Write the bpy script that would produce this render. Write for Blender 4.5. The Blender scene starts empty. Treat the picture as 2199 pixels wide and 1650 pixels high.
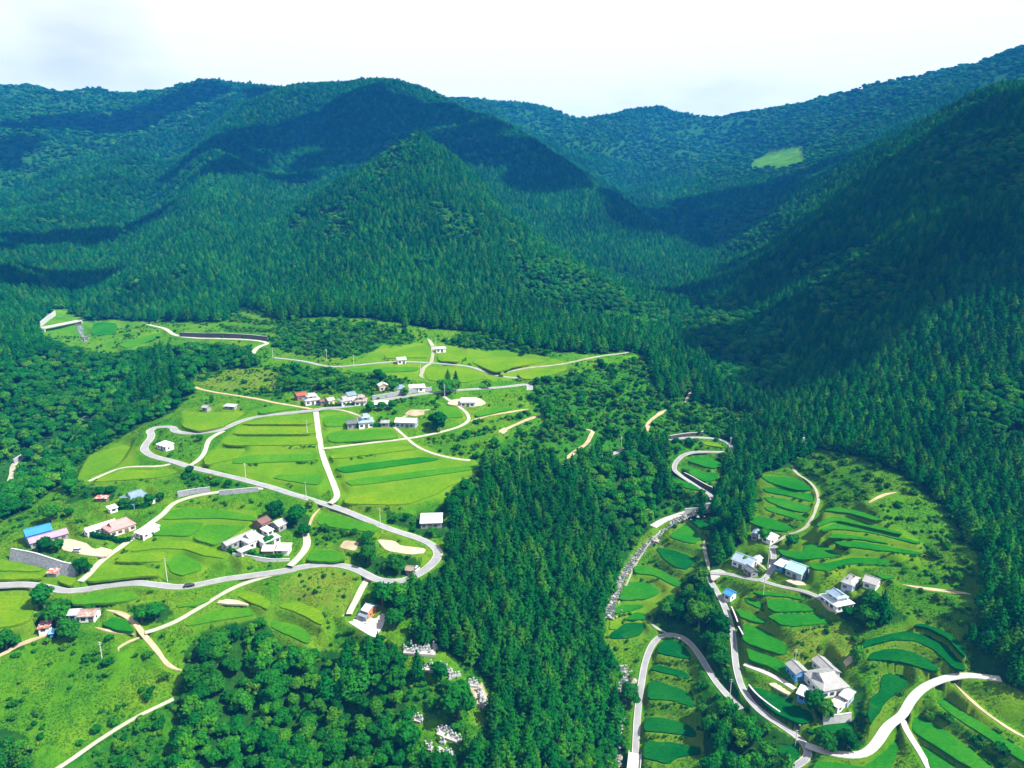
import bpy, bmesh, math, random
import numpy as np
from mathutils import Vector, Matrix, Euler

random.seed(7)
rng = np.random.default_rng(7)
R = math.radians
scene = bpy.context.scene
COL = scene.collection

# ------------------------------------------------------------------ camera
W0, H0 = 2199.0, 1650.0            # size of the photograph, used to turn its pixels into directions
F0 = 1513.0                        # focal length in photograph pixels
CAMZ = 200.0
PITCH = math.atan((825 - 450) / F0)
cam_data = bpy.data.cameras.new("camera")
cam = bpy.data.objects.new("camera", cam_data)
COL.objects.link(cam)
cam.location = (0, 0, CAMZ)
cam.rotation_euler = (math.pi / 2 - PITCH, 0, 0)
cam_data.sensor_width = 36.0
cam_data.sensor_fit = 'HORIZONTAL'
cam_data.lens = 36.0 * F0 / W0
cam_data.clip_start = 1.0
cam_data.clip_end = 30000.0
scene.camera = cam

# ------------------------------------------------------------------ light
SUN_AZ = R(106)      # measured from +Y towards +X: the sun stands high to the right
SUN_EL = R(51)
sun_dir = Vector((math.sin(SUN_AZ) * math.cos(SUN_EL), math.cos(SUN_AZ) * math.cos(SUN_EL), math.sin(SUN_EL)))
sun_data = bpy.data.lights.new("sun", 'SUN')
sun_data.energy = 5.0
sun_data.angle = R(0.53)
sun_data.color = (1.0, 0.955, 0.86)
sun = bpy.data.objects.new("sun", sun_data)
COL.objects.link(sun)
sun.location = (300, 300, 900)
sun.rotation_euler = (-sun_dir).to_track_quat('-Z', 'Y').to_euler()

world = bpy.data.worlds.new("World")
scene.world = world
world.use_nodes = True
wn, wl = world.node_tree.nodes, world.node_tree.links
wn.clear()
w_out = wn.new('ShaderNodeOutputWorld')
w_bg = wn.new('ShaderNodeBackground')
w_sky = wn.new('ShaderNodeTexSky')
w_sky.sky_type = 'NISHITA'
w_sky.sun_disc = False
w_sky.sun_elevation = SUN_EL
w_sky.sun_rotation = SUN_AZ
w_sky.altitude = 500
w_sky.air_density = 1.0
w_sky.dust_density = 1.0
w_tc = wn.new('ShaderNodeTexCoord')
w_map = wn.new('ShaderNodeMapping')
w_map.inputs['Scale'].default_value = (1.0, 1.0, 2.6)
w_n1 = wn.new('ShaderNodeTexNoise')
w_n1.inputs['Scale'].default_value = 2.3
w_n1.inputs['Detail'].default_value = 7
w_n1.inputs['Roughness'].default_value = 0.55
w_ramp = wn.new('ShaderNodeValToRGB')
w_ramp.color_ramp.elements[0].position = 0.25
w_ramp.color_ramp.elements[0].color = (0, 0, 0, 1)
w_ramp.color_ramp.elements[1].position = 0.38
w_ramp.color_ramp.elements[1].color = (1, 1, 1, 1)
w_n2 = wn.new('ShaderNodeTexNoise')
w_n2.inputs['Scale'].default_value = 1.7
w_n2.inputs['Detail'].default_value = 5
w_cl = wn.new('ShaderNodeValToRGB')          # cloud brightness: thin grey to bright white
w_cl.color_ramp.elements[0].position = 0.40
w_cl.color_ramp.elements[0].color = (2.35, 2.55, 2.65, 1)
w_cl.color_ramp.elements[1].position = 0.58
w_cl.color_ramp.elements[1].color = (4.5, 4.5, 4.5, 1)
w_mix = wn.new('ShaderNodeMix')
w_mix.data_type = 'RGBA'
wl.new(w_tc.outputs['Generated'], w_map.inputs['Vector'])
wl.new(w_map.outputs['Vector'], w_n1.inputs['Vector'])
wl.new(w_map.outputs['Vector'], w_n2.inputs['Vector'])
wl.new(w_n1.outputs['Fac'], w_ramp.inputs['Fac'])
wl.new(w_n2.outputs['Fac'], w_cl.inputs['Fac'])
wl.new(w_ramp.outputs['Color'], w_mix.inputs['Factor'])
wl.new(w_sky.outputs['Color'], w_mix.inputs[6])
wl.new(w_cl.outputs['Color'], w_mix.inputs[7])
wl.new(w_mix.outputs[2], w_bg.inputs['Color'])
w_bg.inputs['Strength'].default_value = 0.1
wl.new(w_bg.outputs['Background'], w_out.inputs['Surface'])

scene.view_settings.view_transform = 'Standard'
scene.view_settings.look = 'None'
scene.view_settings.exposure = 1.62
scene.view_settings.gamma = 1.0
scene.view_settings.use_curve_mapping = False
scene.cycles.use_denoising = True
scene.cycles.max_bounces = 5
scene.cycles.diffuse_bounces = 2
scene.cycles.glossy_bounces = 2
scene.cycles.transmission_bounces = 2
scene.cycles.volume_bounces = 0
scene.cycles.transparent_max_bounces = 4

# ------------------------------------------------------------------ pixels to directions
_cp, _sp = math.cos(PITCH), math.sin(PITCH)

def rays(px):
    """directions (not normalised) through photograph pixels, shape (n,2) -> (n,3)"""
    px = np.atleast_2d(np.asarray(px, float))
    u = (px[:, 0] - W0 / 2) / F0
    v = (H0 / 2 - px[:, 1]) / F0
    return np.stack([u, _cp + v * _sp, -_sp + v * _cp], 1)

def on_plane(px, zrel):
    d = rays(px)
    t = np.asarray(zrel, float) / d[:, 2]
    p = d * t[:, None]
    p[:, 2] += CAMZ
    return p

def on_depth(px, Y):
    d = rays(px)
    p = d * (np.asarray(Y, float) / d[:, 1])[:, None]
    p[:, 2] += CAMZ
    return p

def to_px(p):
    """world points -> photograph pixels"""
    p = np.atleast_2d(np.asarray(p, float))
    x, y, z = p[:, 0], p[:, 1], p[:, 2] - CAMZ
    dep = y * _cp - z * _sp
    up = y * _sp + z * _cp
    dep = np.where(dep < 1e-3, 1e-3, dep)
    return np.stack([W0 / 2 + F0 * x / dep, H0 / 2 - F0 * up / dep], 1), dep

# ------------------------------------------------------------------ the lie of the land
# near ground: pixel, height below the drone's height
NEAR = [
 (0,1256,-148),(140,1272,-150),(300,1249,-149),(410,1261,-151),(520,1238,-150),(624,1218,-149),(713,1211,-149),
 (840,1254,-153),(914,1228,-152),(942,1183,-148),(853,1142,-144),(726,1091,-139),(578,1045,-134),(458,1015,-131),
 (369,989,-129),(311,971,-128),(318,926,-125),(387,931,-124),(517,903,-120),(672,881,-117),(782,866,-116),
 (932,842,-114),(1060,833,-114),(1138,826,-114),(692,964,-126),(716,1040,-134),(875,942,-124),(1008,905,-122),
 (1010,990,-130),(1040,1010,-134),(940,1060,-137),(590,769,-107),(720,789,-108),(850,776,-105),(1010,787,-108),
 (1115,813,-113),(918,726,-98),(1262,769,-104),(1350,757,-104),(370,720,-102),(480,727,-101),(545,760,-107),
 (318,698,-101),(540,660,-90),(700,680,-91),(850,690,-92),(1000,705,-95),(1120,740,-100),(405,827,-115),
 (480,848,-116),(437,870,-119),(70,1145,-142),(235,1130,-140),(285,1068,-136),(190,1037,-136),(368,1082,-138),
 (90,1205,-145),(0,1355,-156),(180,1322,-155),(110,1355,-158),(312,1360,-159),(393,1445,-166),(255,1405,-162),
 (0,1500,-168),(200,1600,-177),(372,1497,-170),(0,1640,-175),(60,1400,-161),(545,1170,-144),(650,1143,-144),
 (540,1303,-156),(640,1330,-160),(790,1310,-158),(795,1366,-162),(600,1385,-166),(900,1400,-164),(960,1440,-168),
 (890,1535,-174),(965,1590,-177),(1030,1480,-172),(500,1500,-176),(500,1640,-184),(750,1500,-176),(750,1640,-184),
 (1000,1640,-181),(1100,1400,-172),(1200,1300,-172),(1200,1500,-186),(1100,1600,-184),(1000,1250,-158),
 (1100,1100,-147),(1250,1100,-154),(1350,1050,-152),(1250,1200,-166),
 (1300,1320,-181),(1315,1270,-178),(1340,1215,-174),(1375,1170,-169),(1420,1120,-163),(1470,1100,-159),(1540,1085,-157),
 (1340,1440,-189),(1345,1520,-194),(1330,1600,-199),(1320,1650,-202),(1560,1020,-151),(1600,950,-144),(1580,880,-136),
 (1560,800,-124),(1540,720,-112),(1530,640,-98),
 (1343,962,-138),(1190,1005,-138),(1230,995,-138),(1275,922,-128),(1200,900,-124),(1300,850,-118),(1388,935,-132),
 (1430,880,-128),(1400,800,-112),(1480,850,-126),(1395,948,-136),(1510,938,-136),(1570,960,-140),(1445,1005,-144),
 (1525,1065,-151),(1500,969,-140),(1530,1235,-166),(1635,1250,-162),(1662,1190,-158),(1720,1140,-151),(1758,1080,-146),
 (1710,1018,-142),(1760,955,-134),(1650,910,-134),(1850,985,-130),(1960,1040,-132),(2100,1180,-139),(2199,1290,-142),
 (1640,1030,-145),(1610,1110,-152),(1512,1160,-164),(1440,1145,-163),(1440,1200,-170),(1360,1230,-175),(1320,1300,-179),
 (1310,1370,-184),(1395,1338,-181),(1430,1357,-180),(1372,1500,-190),(1363,1640,-197),(1500,1450,-184),(1500,1600,-192),
 (1560,1300,-170),(1575,1375,-175),(1590,1465,-178),(1650,1540,-180),(1735,1605,-182),(1850,1625,-180),(1940,1535,-173),
 (2010,1458,-165),(2120,1452,-162),(2199,1600,-175),(2000,1640,-180),(1775,1480,-172),(1680,1460,-174),(1860,1420,-168),
 (2074,1430,-163),(1960,1350,-158),(1797,1290,-157),(1840,1245,-152),(1900,1200,-148),(1980,1170,-146),(2085,1275,-151),
 (1935,1255,-151),(1690,1380,-168),(1800,1338,-162),(1620,1290,-166),(1925,1055,-134),(1865,1080,-135),
 (190,890,-133),(150,860,-130),(70,970,-143),(25,1030,-150),(0,1060,-152),(180,700,-109),(110,690,-109),(165,720,-114),
 (0,600,-74),(0,790,-111),(80,850,-123),(0,900,-132),(-250,900,-112),(60,650,-92),
]
# mountains: ridge and gully lines as (pixel x, pixel y, metres forward of the drone)
FAR = [
 # left back ridge
 [(-260,200,2300),(-120,190,2350),(0,180,2400),(60,183,2400),(150,210,2450),(240,212,2450),(330,195,2350),(385,188,2250),(440,169,2150),(470,176,2120),(520,196,2100)],
 # spur from the left peak down to the village
 [(450,172,2140),(480,215,1900),(478,250,1650),(462,300,1350),(445,380,1130),(430,470,930),(420,560,790),(410,640,690)],
 # left outer spur
 [(330,200,2300),(270,250,1950),(180,310,1650),(90,370,1430),(0,425,1270),(-150,470,1150)],
 # gully between them
 [(140,655,720),(185,590,860),(240,530,980),(300,470,1150),(350,395,1400),(400,320,1700)],
 [(545,335,1480),(600,380,1330),(652,418,1180),(610,470,1010),(555,530,880),(500,600,770),(470,650,700)],
 [(690,300,1500),(740,330,1420),(650,418,1190)],
 # mid left slope
 [(300,330,1500),(200,400,1280),(120,480,1100),(60,560,900)],
 # saddle between left peak and centre peak
 [(520,200,2080),(560,214,2000),(600,195,1900),(700,178,1780),(760,176,1720),(820,168,1650),(870,190,1620),(900,206,1600),(960,240,1560),(1000,250,1530),(1060,248,1500),(1140,300,1420),(1250,372,1320),(1340,435,1220),(1420,505,1110),(1500,560,1010)],
 # gully left of the front cone
 [(1180,330,1450),(1300,420,1300)],
 # front cone
 [(900,276,1030),(840,310,1010),(760,355,1000),(690,395,1000),(640,430,960)],
 [(900,276,1030),(950,315,990),(1000,365,950),(1050,415,900),(1100,470,850),(1150,508,810),(1200,545,770),(1260,580,730),(1330,640,660),(1385,705,590)],
 [(900,276,1030),(880,360,910),(860,450,810),(840,550,715),(830,640,640)],
 [(760,450,850),(720,550,745),(1000,500,780),(1000,620,665),(1150,640,665)],
 # hidden gully behind the front cone
 [(1010,420,1130),(1120,490,1040),(1230,560,960),(1330,600,900),(1430,640,830)],
 # far ridge
 [(950,213,2750),(1000,214,2750),(1060,216,2700),(1120,219,2650),(1180,245,2650),(1240,263,2650),(1310,255,2650),(1360,240,2600),(1410,234,2600),(1460,245,2600),(1530,258,2550),(1600,243,2500),(1680,236,2450),(1740,220,2400),(1800,200,2350),(1880,178,2300),(1950,158,2250),(2050,143,2150),(2130,125,2050),(2199,104,2000),(2350,80,1900)],
 # slopes and valley under the far ridge
 [(1200,300,2200),(1330,330,2100),(1450,350,2000),(1570,330,2100)],
 [(1300,390,1800),(1400,430,1600),(1480,470,1400),(1520,540,1150)],
 [(1720,315,1950),(1660,350,1800),(1600,385,1650),(1540,440,1450)],
 [(1850,250,1900),(2000,200,1800),(2150,165,1700)],
 # right mountain
 [(2360,200,760),(2199,190,850),(2130,190,900),(2060,212,940),(1980,250,980),(1900,292,1020),(1830,335,1050),(1760,385,1070),(1690,440,1080),(1620,500,1070),(1560,558,1020)],
 [(2130,190,900),(2080,330,700),(2000,450,620),(1900,560,570),(1800,660,560),(1700,740,560)],
 [(1990,345,740),(1860,450,730),(1740,560,720),(1640,650,680)],
 [(2199,420,560),(2150,600,480),(2080,760,420),(1980,860,385),(1880,930,372)],
 [(2370,700,440),(2290,900,350),(2199,1050,308),(2150,1120,292)],
]
pts = [on_plane([(a, b)], [c])[0] for a, b, c in NEAR]
for line in FAR:
    n = len(line)
    for i in range(n):
        a = np.array(line[i], float)
        p = on_depth([a[:2]], [a[2]])[0]
        p[2] -= 12.0
        pts.append(p)
        if i + 1 < n:
            b = np.array(line[i + 1], float)
            q = on_depth([b[:2]], [b[2]])[0]; q[2] -= 12.0
            k = int(np.linalg.norm((q - p)[:2]) // 110)
            for j in range(1, k + 1):
                pts.append(p + (q - p) * (j / (k + 1)))
for x, y, z in [(0,60,-206),(-220,60,-190),(260,60,-186),(0,-150,-205),(-400,-100,-170),(420,-100,-140),(480,60,-140),(-480,150,-150),
                (-480,300,-130),(-600,450,-60),(-700,700,20),(650,300,20),(1200,400,200),(1300,1000,330),(-1300,700,180),(-1300,-200,0),(1200,-200,150),
                (-1500,3600,200),(0,3700,150),(1600,3600,250),(-2400,2400,380),(2500,2000,500),(1200,3200,180),(-600,2900,180),(300,3300,200),(-1300,3000,200)]:
    pts.append(np.array([x, y, CAMZ + z], float))
P = np.array(pts)
_, keep = np.unique(np.round(P[:, :2] / 4).astype(int), axis=0, return_index=True)
P = P[np.sort(keep)]
_c = P[:, :2] / 1000.0
_d = np.sqrt(((_c[:, None] - _c[None]) ** 2).sum(-1))
_n = len(P)
_A = np.zeros((_n + 3, _n + 3))
_A[:_n, :_n] = _d - np.eye(_n) * 0.0012
_A[:_n, _n] = 1; _A[_n, :_n] = 1
_A[:_n, _n + 1:] = _c; _A[_n + 1:, :_n] = _c.T
_w = np.linalg.solve(_A, np.concatenate([P[:, 2], np.zeros(3)]))

def rbf(x, y):
    out = np.empty(x.size)
    X = np.stack([x.ravel(), y.ravel()], 1) / 1000.0
    for s in range(0, len(X), 20000):
        q = X[s:s + 20000]
        r = np.sqrt(((q[:, None] - _c[None]) ** 2).sum(-1))
        out[s:s + 20000] = r @ _w[:_n] + _w[_n] + q @ _w[_n + 1:]
    return out.reshape(x.shape)

def vnoise(x, y, seed=0):
    """smooth value noise in numpy, -1..1"""
    xi, yi = np.floor(x).astype(np.int64), np.floor(y).astype(np.int64)
    fx, fy = x - xi, y - yi
    fx = fx * fx * (3 - 2 * fx); fy = fy * fy * (3 - 2 * fy)
    def h(a, b):
        v = (a * 374761393 + b * 668265263 + seed * 974711) & 0x7fffffff
        v = ((v ^ (v >> 13)) * 1274126177) & 0x7fffffff
        return ((v ^ (v >> 16)) & 0xffff) / 32767.5 - 1
    return (h(xi, yi) * (1 - fx) * (1 - fy) + h(xi + 1, yi) * fx * (1 - fy)
            + h(xi, yi + 1) * (1 - fx) * fy + h(xi + 1, yi + 1) * fx * fy)

def fbm(x, y, seed=0, oct=4):
    s, a = 0, 1.0
    for o in range(oct):
        s = s + a * vnoise(x * 2 ** o, y * 2 ** o, seed + o); a *= 0.5
    return s / 1.9

def grid_field(x0, x1, y0, y1, st):
    xs, ys = np.arange(x0, x1 + st, st), np.arange(y0, y1 + st, st)
    X, Y = np.meshgrid(xs, ys)
    Z = rbf(X, Y)
    far = np.clip((np.hypot(X, Y) - 620) / 500, 0, 1)
    rid = (1 - np.abs(fbm(X / 230, Y / 230, 3, 3))) - 0.75
    far2 = np.clip((np.hypot(X, Y) - 1500) / 700, 0, 1)
    rid2 = (1 - np.abs(fbm(X / 310, Y / 310, 13, 2))) - 0.75
    Z = Z + far * (rid * 40 + fbm(X / 70, Y / 70, 9, 3) * 6) + far2 * rid2 * 46
    return (x0, y0, st, Z)
G_NEAR = grid_field(-440, 480, 60, 860, 4.0)
G_FAR = grid_field(-2600, 2600, -300, 3900, 14.0)

def _bil(g, x, y):
    x0, y0, st, Z = g
    i = np.clip((x - x0) / st, 0, Z.shape[1] - 1.001); j = np.clip((y - y0) / st, 0, Z.shape[0] - 1.001)
    a, b = i.astype(int), j.astype(int); fx, fy = i - a, j - b
    return (Z[b, a] * (1 - fx) * (1 - fy) + Z[b, a + 1] * fx * (1 - fy) + Z[b + 1, a] * (1 - fx) * fy + Z[b + 1, a + 1] * fx * fy)

def H(x, y):
    x, y = np.asarray(x, float), np.asarray(y, float)
    zf, zn = _bil(G_FAR, x, y), _bil(G_NEAR, x, y)
    e = np.minimum(np.minimum(x + 440, 480 - x), np.minimum(y - 60, 860 - y))
    w = np.clip(e / 40, 0, 1)
    return zn * w + zf * (1 - w)

def hit(px, lift=0.0):
    """first meeting of the rays through these pixels with the land"""
    d = rays(px)
    d = d / np.hypot(d[:, 0], d[:, 1])[:, None]
    n = len(d)
    lo = np.full(n, 60.0); t = np.full(n, 60.0); done = np.zeros(n, bool)
    hi = np.full(n, 3800.0)
    while True:
        act = ~done & (t < 3800)
        if not act.any(): break
        tn = t + np.maximum(2.0, t * 0.008)
        z = CAMZ + d[:, 2] * tn
        below = act & (z < H(d[:, 0] * tn, d[:, 1] * tn) + lift)
        hi = np.where(below, tn, hi); lo = np.where(below, t, lo)
        done |= below
        t = np.where(act & ~below, tn, t)
    for _ in range(14):
        m = (lo + hi) / 2
        b = CAMZ + d[:, 2] * m < H(d[:, 0] * m, d[:, 1] * m) + lift
        hi = np.where(b, m, hi); lo = np.where(b, lo, m)
    p = d * hi[:, None]
    p[:, 2] += CAMZ
    return p

# ------------------------------------------------------------------ small helpers
def in_poly(x, y, poly):
    r = np.zeros(x.shape, bool)
    n = len(poly)
    for i in range(n):
        x1, y1 = poly[i]; x2, y2 = poly[(i + 1) % n]
        if y1 == y2: continue
        c = (y1 > y) != (y2 > y)
        r ^= c & (x < (x2 - x1) * (y - y1) / (y2 - y1) + x1)
    return r

def chaikin(p, closed=True, n=2, r=0.25):
    p = np.asarray(p, float)
    for _ in range(n):
        q = np.roll(p, -1, 0) if closed else p[1:]
        a = p if closed else p[:-1]
        o = np.empty((2 * len(a), p.shape[1]))
        o[0::2] = a * (1 - r) + q * r
        o[1::2] = a * r + q * (1 - r)
        if not closed:
            o = np.concatenate([p[:1], o, p[-1:]])
        p = o
    return p

def resample(p, st):
    p = np.asarray(p, float)
    s = np.concatenate([[0], np.cumsum(np.linalg.norm(np.diff(p[:, :2], axis=0), axis=1))])
    n = max(2, int(s[-1] / st) + 1)
    t = np.linspace(0, s[-1], n)
    return np.stack([np.interp(t, s, p[:, k]) for k in range(p.shape[1])], 1)

def mesh_obj(name, verts, faces, mats, parent=None, mat_idx=None, smooth=False):
    me = bpy.data.meshes.new(name)
    me.from_pydata([tuple(v) for v in verts], [], [tuple(int(i) for i in f) for f in faces])
    for m in (mats if isinstance(mats, (list, tuple)) else [mats]):
        me.materials.append(m)
    if mat_idx is not None:
        me.polygons.foreach_set('material_index', np.asarray(mat_idx, np.int32))
    if smooth:
        me.polygons.foreach_set('use_smooth', np.ones(len(me.polygons), bool))
    me.update()
    o = bpy.data.objects.new(name, me)
    COL.objects.link(o)
    o.parent = parent
    return o

def tag(o, label=None, cat=None, group=None, kind=None):
    if label: o['label'] = label
    if cat: o['category'] = cat
    if group: o['group'] = group
    if kind: o['kind'] = kind
    return o

def empty(name, loc, rz=0.0):
    o = bpy.data.objects.new(name, None)
    COL.objects.link(o)
    o.location = loc
    o.rotation_euler = (0, 0, rz)
    o.empty_display_size = 0.5
    return o

# ------------------------------------------------------------------ materials
class NT:
    """tiny node-tree writer"""
    def __init__(s, name):
        s.m = bpy.data.materials.new(name); s.m.use_nodes = True
        s.n, s.l = s.m.node_tree.nodes, s.m.node_tree.links
        s.n.clear()
        s.out = s.n.new('ShaderNodeOutputMaterial')
    def node(s, t, **kw):
        n = s.n.new(t)
        for k, v in kw.items():
            if k in n.inputs.keys(): n.inputs[k].default_value = v
            else: setattr(n, k, v)
        return n
    def link(s, a, b): s.l.new(a, b)
    def pos(s):
        return s.node('ShaderNodeNewGeometry').outputs['Position']
    def noise(s, scale, detail=3, rough=0.55, vec=None, dist=0.0):
        n = s.node('ShaderNodeTexNoise', Scale=scale, Detail=detail, Roughness=rough, Distortion=dist)
        s.link(vec if vec is not None else s.pos(), n.inputs['Vector'])
        return n.outputs['Fac']
    def ramp(s, fac, stops):
        r = s.node('ShaderNodeValToRGB')
        el = r.color_ramp.elements
        while len(el) < len(stops): el.new(0.5)
        for e, (p, c) in zip(el, stops):
            e.position = p; e.color = (*c, 1) if len(c) == 3 else c
        s.link(fac, r.inputs['Fac'])
        return r.outputs['Color']
    def mix(s, fac, a, b, mode='MIX'):
        m = s.node('ShaderNodeMix', data_type='RGBA', blend_type=mode)
        for v, k in ((fac, 0), (a, 6), (b, 7)):
            if isinstance(v, (int, float)): m.inputs[k].default_value = v
            elif isinstance(v, tuple): m.inputs[k].default_value = (*v, 1) if len(v) == 3 else v
            else: s.link(v, m.inputs[k])
        return m.outputs[2]
    def math(s, op, a, b=0.0, clamp=False):
        m = s.node('ShaderNodeMath', operation=op, use_clamp=clamp)
        for v, k in ((a, 0), (b, 1)):
            if isinstance(v, (int, float)): m.inputs[k].default_value = v
            else: s.link(v, m.inputs[k])
        return m.outputs[0]
    def bump(s, h, strength=0.5, dist=0.3):
        b = s.node('ShaderNodeBump', Strength=strength, Distance=dist)
        s.link(h, b.inputs['Height'])
        return b.outputs['Normal']
    def principled(s, col, rough=0.8, spec=0.2, normal=None, metal=0.0):
        b = s.node('ShaderNodeBsdfPrincipled')
        if isinstance(col, tuple): b.inputs['Base Color'].default_value = (*col, 1)
        else: s.link(col, b.inputs['Base Color'])
        if isinstance(rough, (int, float)): b.inputs['Roughness'].default_value = rough
        else: s.link(rough, b.inputs['Roughness'])
        b.inputs['Specular IOR Level'].default_value = spec
        b.inputs['Metallic'].default_value = metal
        if normal is not None: s.link(normal, b.inputs['Normal'])
        return b.outputs[0]
    def done(s, sh):
        s.link(sh, s.out.inputs['Surface'])
        return s.m

def mat_plain(name, col, var=0.25, scale=0.6, rough=0.8, spec=0.2, bump=0.0, bscale=3.0, metal=0.0):
    t = NT(name)
    n = t.noise(scale, 5, 0.6)
    lo = tuple(c * (1 - var) for c in col); hi = tuple(min(1, c * (1 + var)) for c in col)
    c = t.ramp(n, [(0.3, lo), (0.7, hi)])
    nm = t.bump(t.noise(bscale, 4), bump, 0.2) if bump else None
    return t.done(t.principled(c, rough, spec, nm, metal))

def mat_rice(name, a, b, c):
    """rice standing in its field: fine-grained, with broad patches of ripeness"""
    t = NT(name)
    big = t.noise(0.055, 3, 0.5)
    col = t.ramp(big, [(0.30, a), (0.52, b), (0.72, c)])
    mp = t.node('ShaderNodeMapping'); mp.inputs['Scale'].default_value = (0.35, 1.0, 1.0); mp.inputs['Rotation'].default_value = (0, 0, 0.12)
    t.link(t.pos(), mp.inputs['Vector'])
    fine = t.noise(1.6, 5, 0.7, mp.outputs[0])
    col = t.mix(1.0, col, t.ramp(fine, [(0.25, (0.5, 0.56, 0.5)), (0.75, (1.4, 1.34, 1.3))]), 'MULTIPLY')
    patch = t.noise(0.22, 4, 0.6)
    col = t.mix(t.ramp(patch, [(0.60, (0, 0, 0)), (0.78, (0.35, 0.35, 0.35))]), col, (0.045, 0.11, 0.004))
    nm = t.bump(t.noise(4.0, 4, 0.7), 0.75, 0.25)
    return t.done(t.principled(col, 0.9, 0.0, nm))

M = {}
M['rice_y'] = mat_rice('rice_yellow_green', (0.052, 0.138, 0.002), (0.072, 0.154, 0.002), (0.100, 0.165, 0.003))
M['rice_g'] = mat_rice('rice_green', (0.006, 0.088, 0.004), (0.012, 0.105, 0.004), (0.022, 0.120, 0.004))
M['rice_m'] = mat_rice('rice_bright_green', (0.024, 0.118, 0.003), (0.036, 0.134, 0.003), (0.054, 0.148, 0.003))
M['rice_d'] = mat_rice('rice_deep_green', (0.001, 0.050, 0.009), (0.003, 0.061, 0.008), (0.006, 0.072, 0.007))

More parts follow.
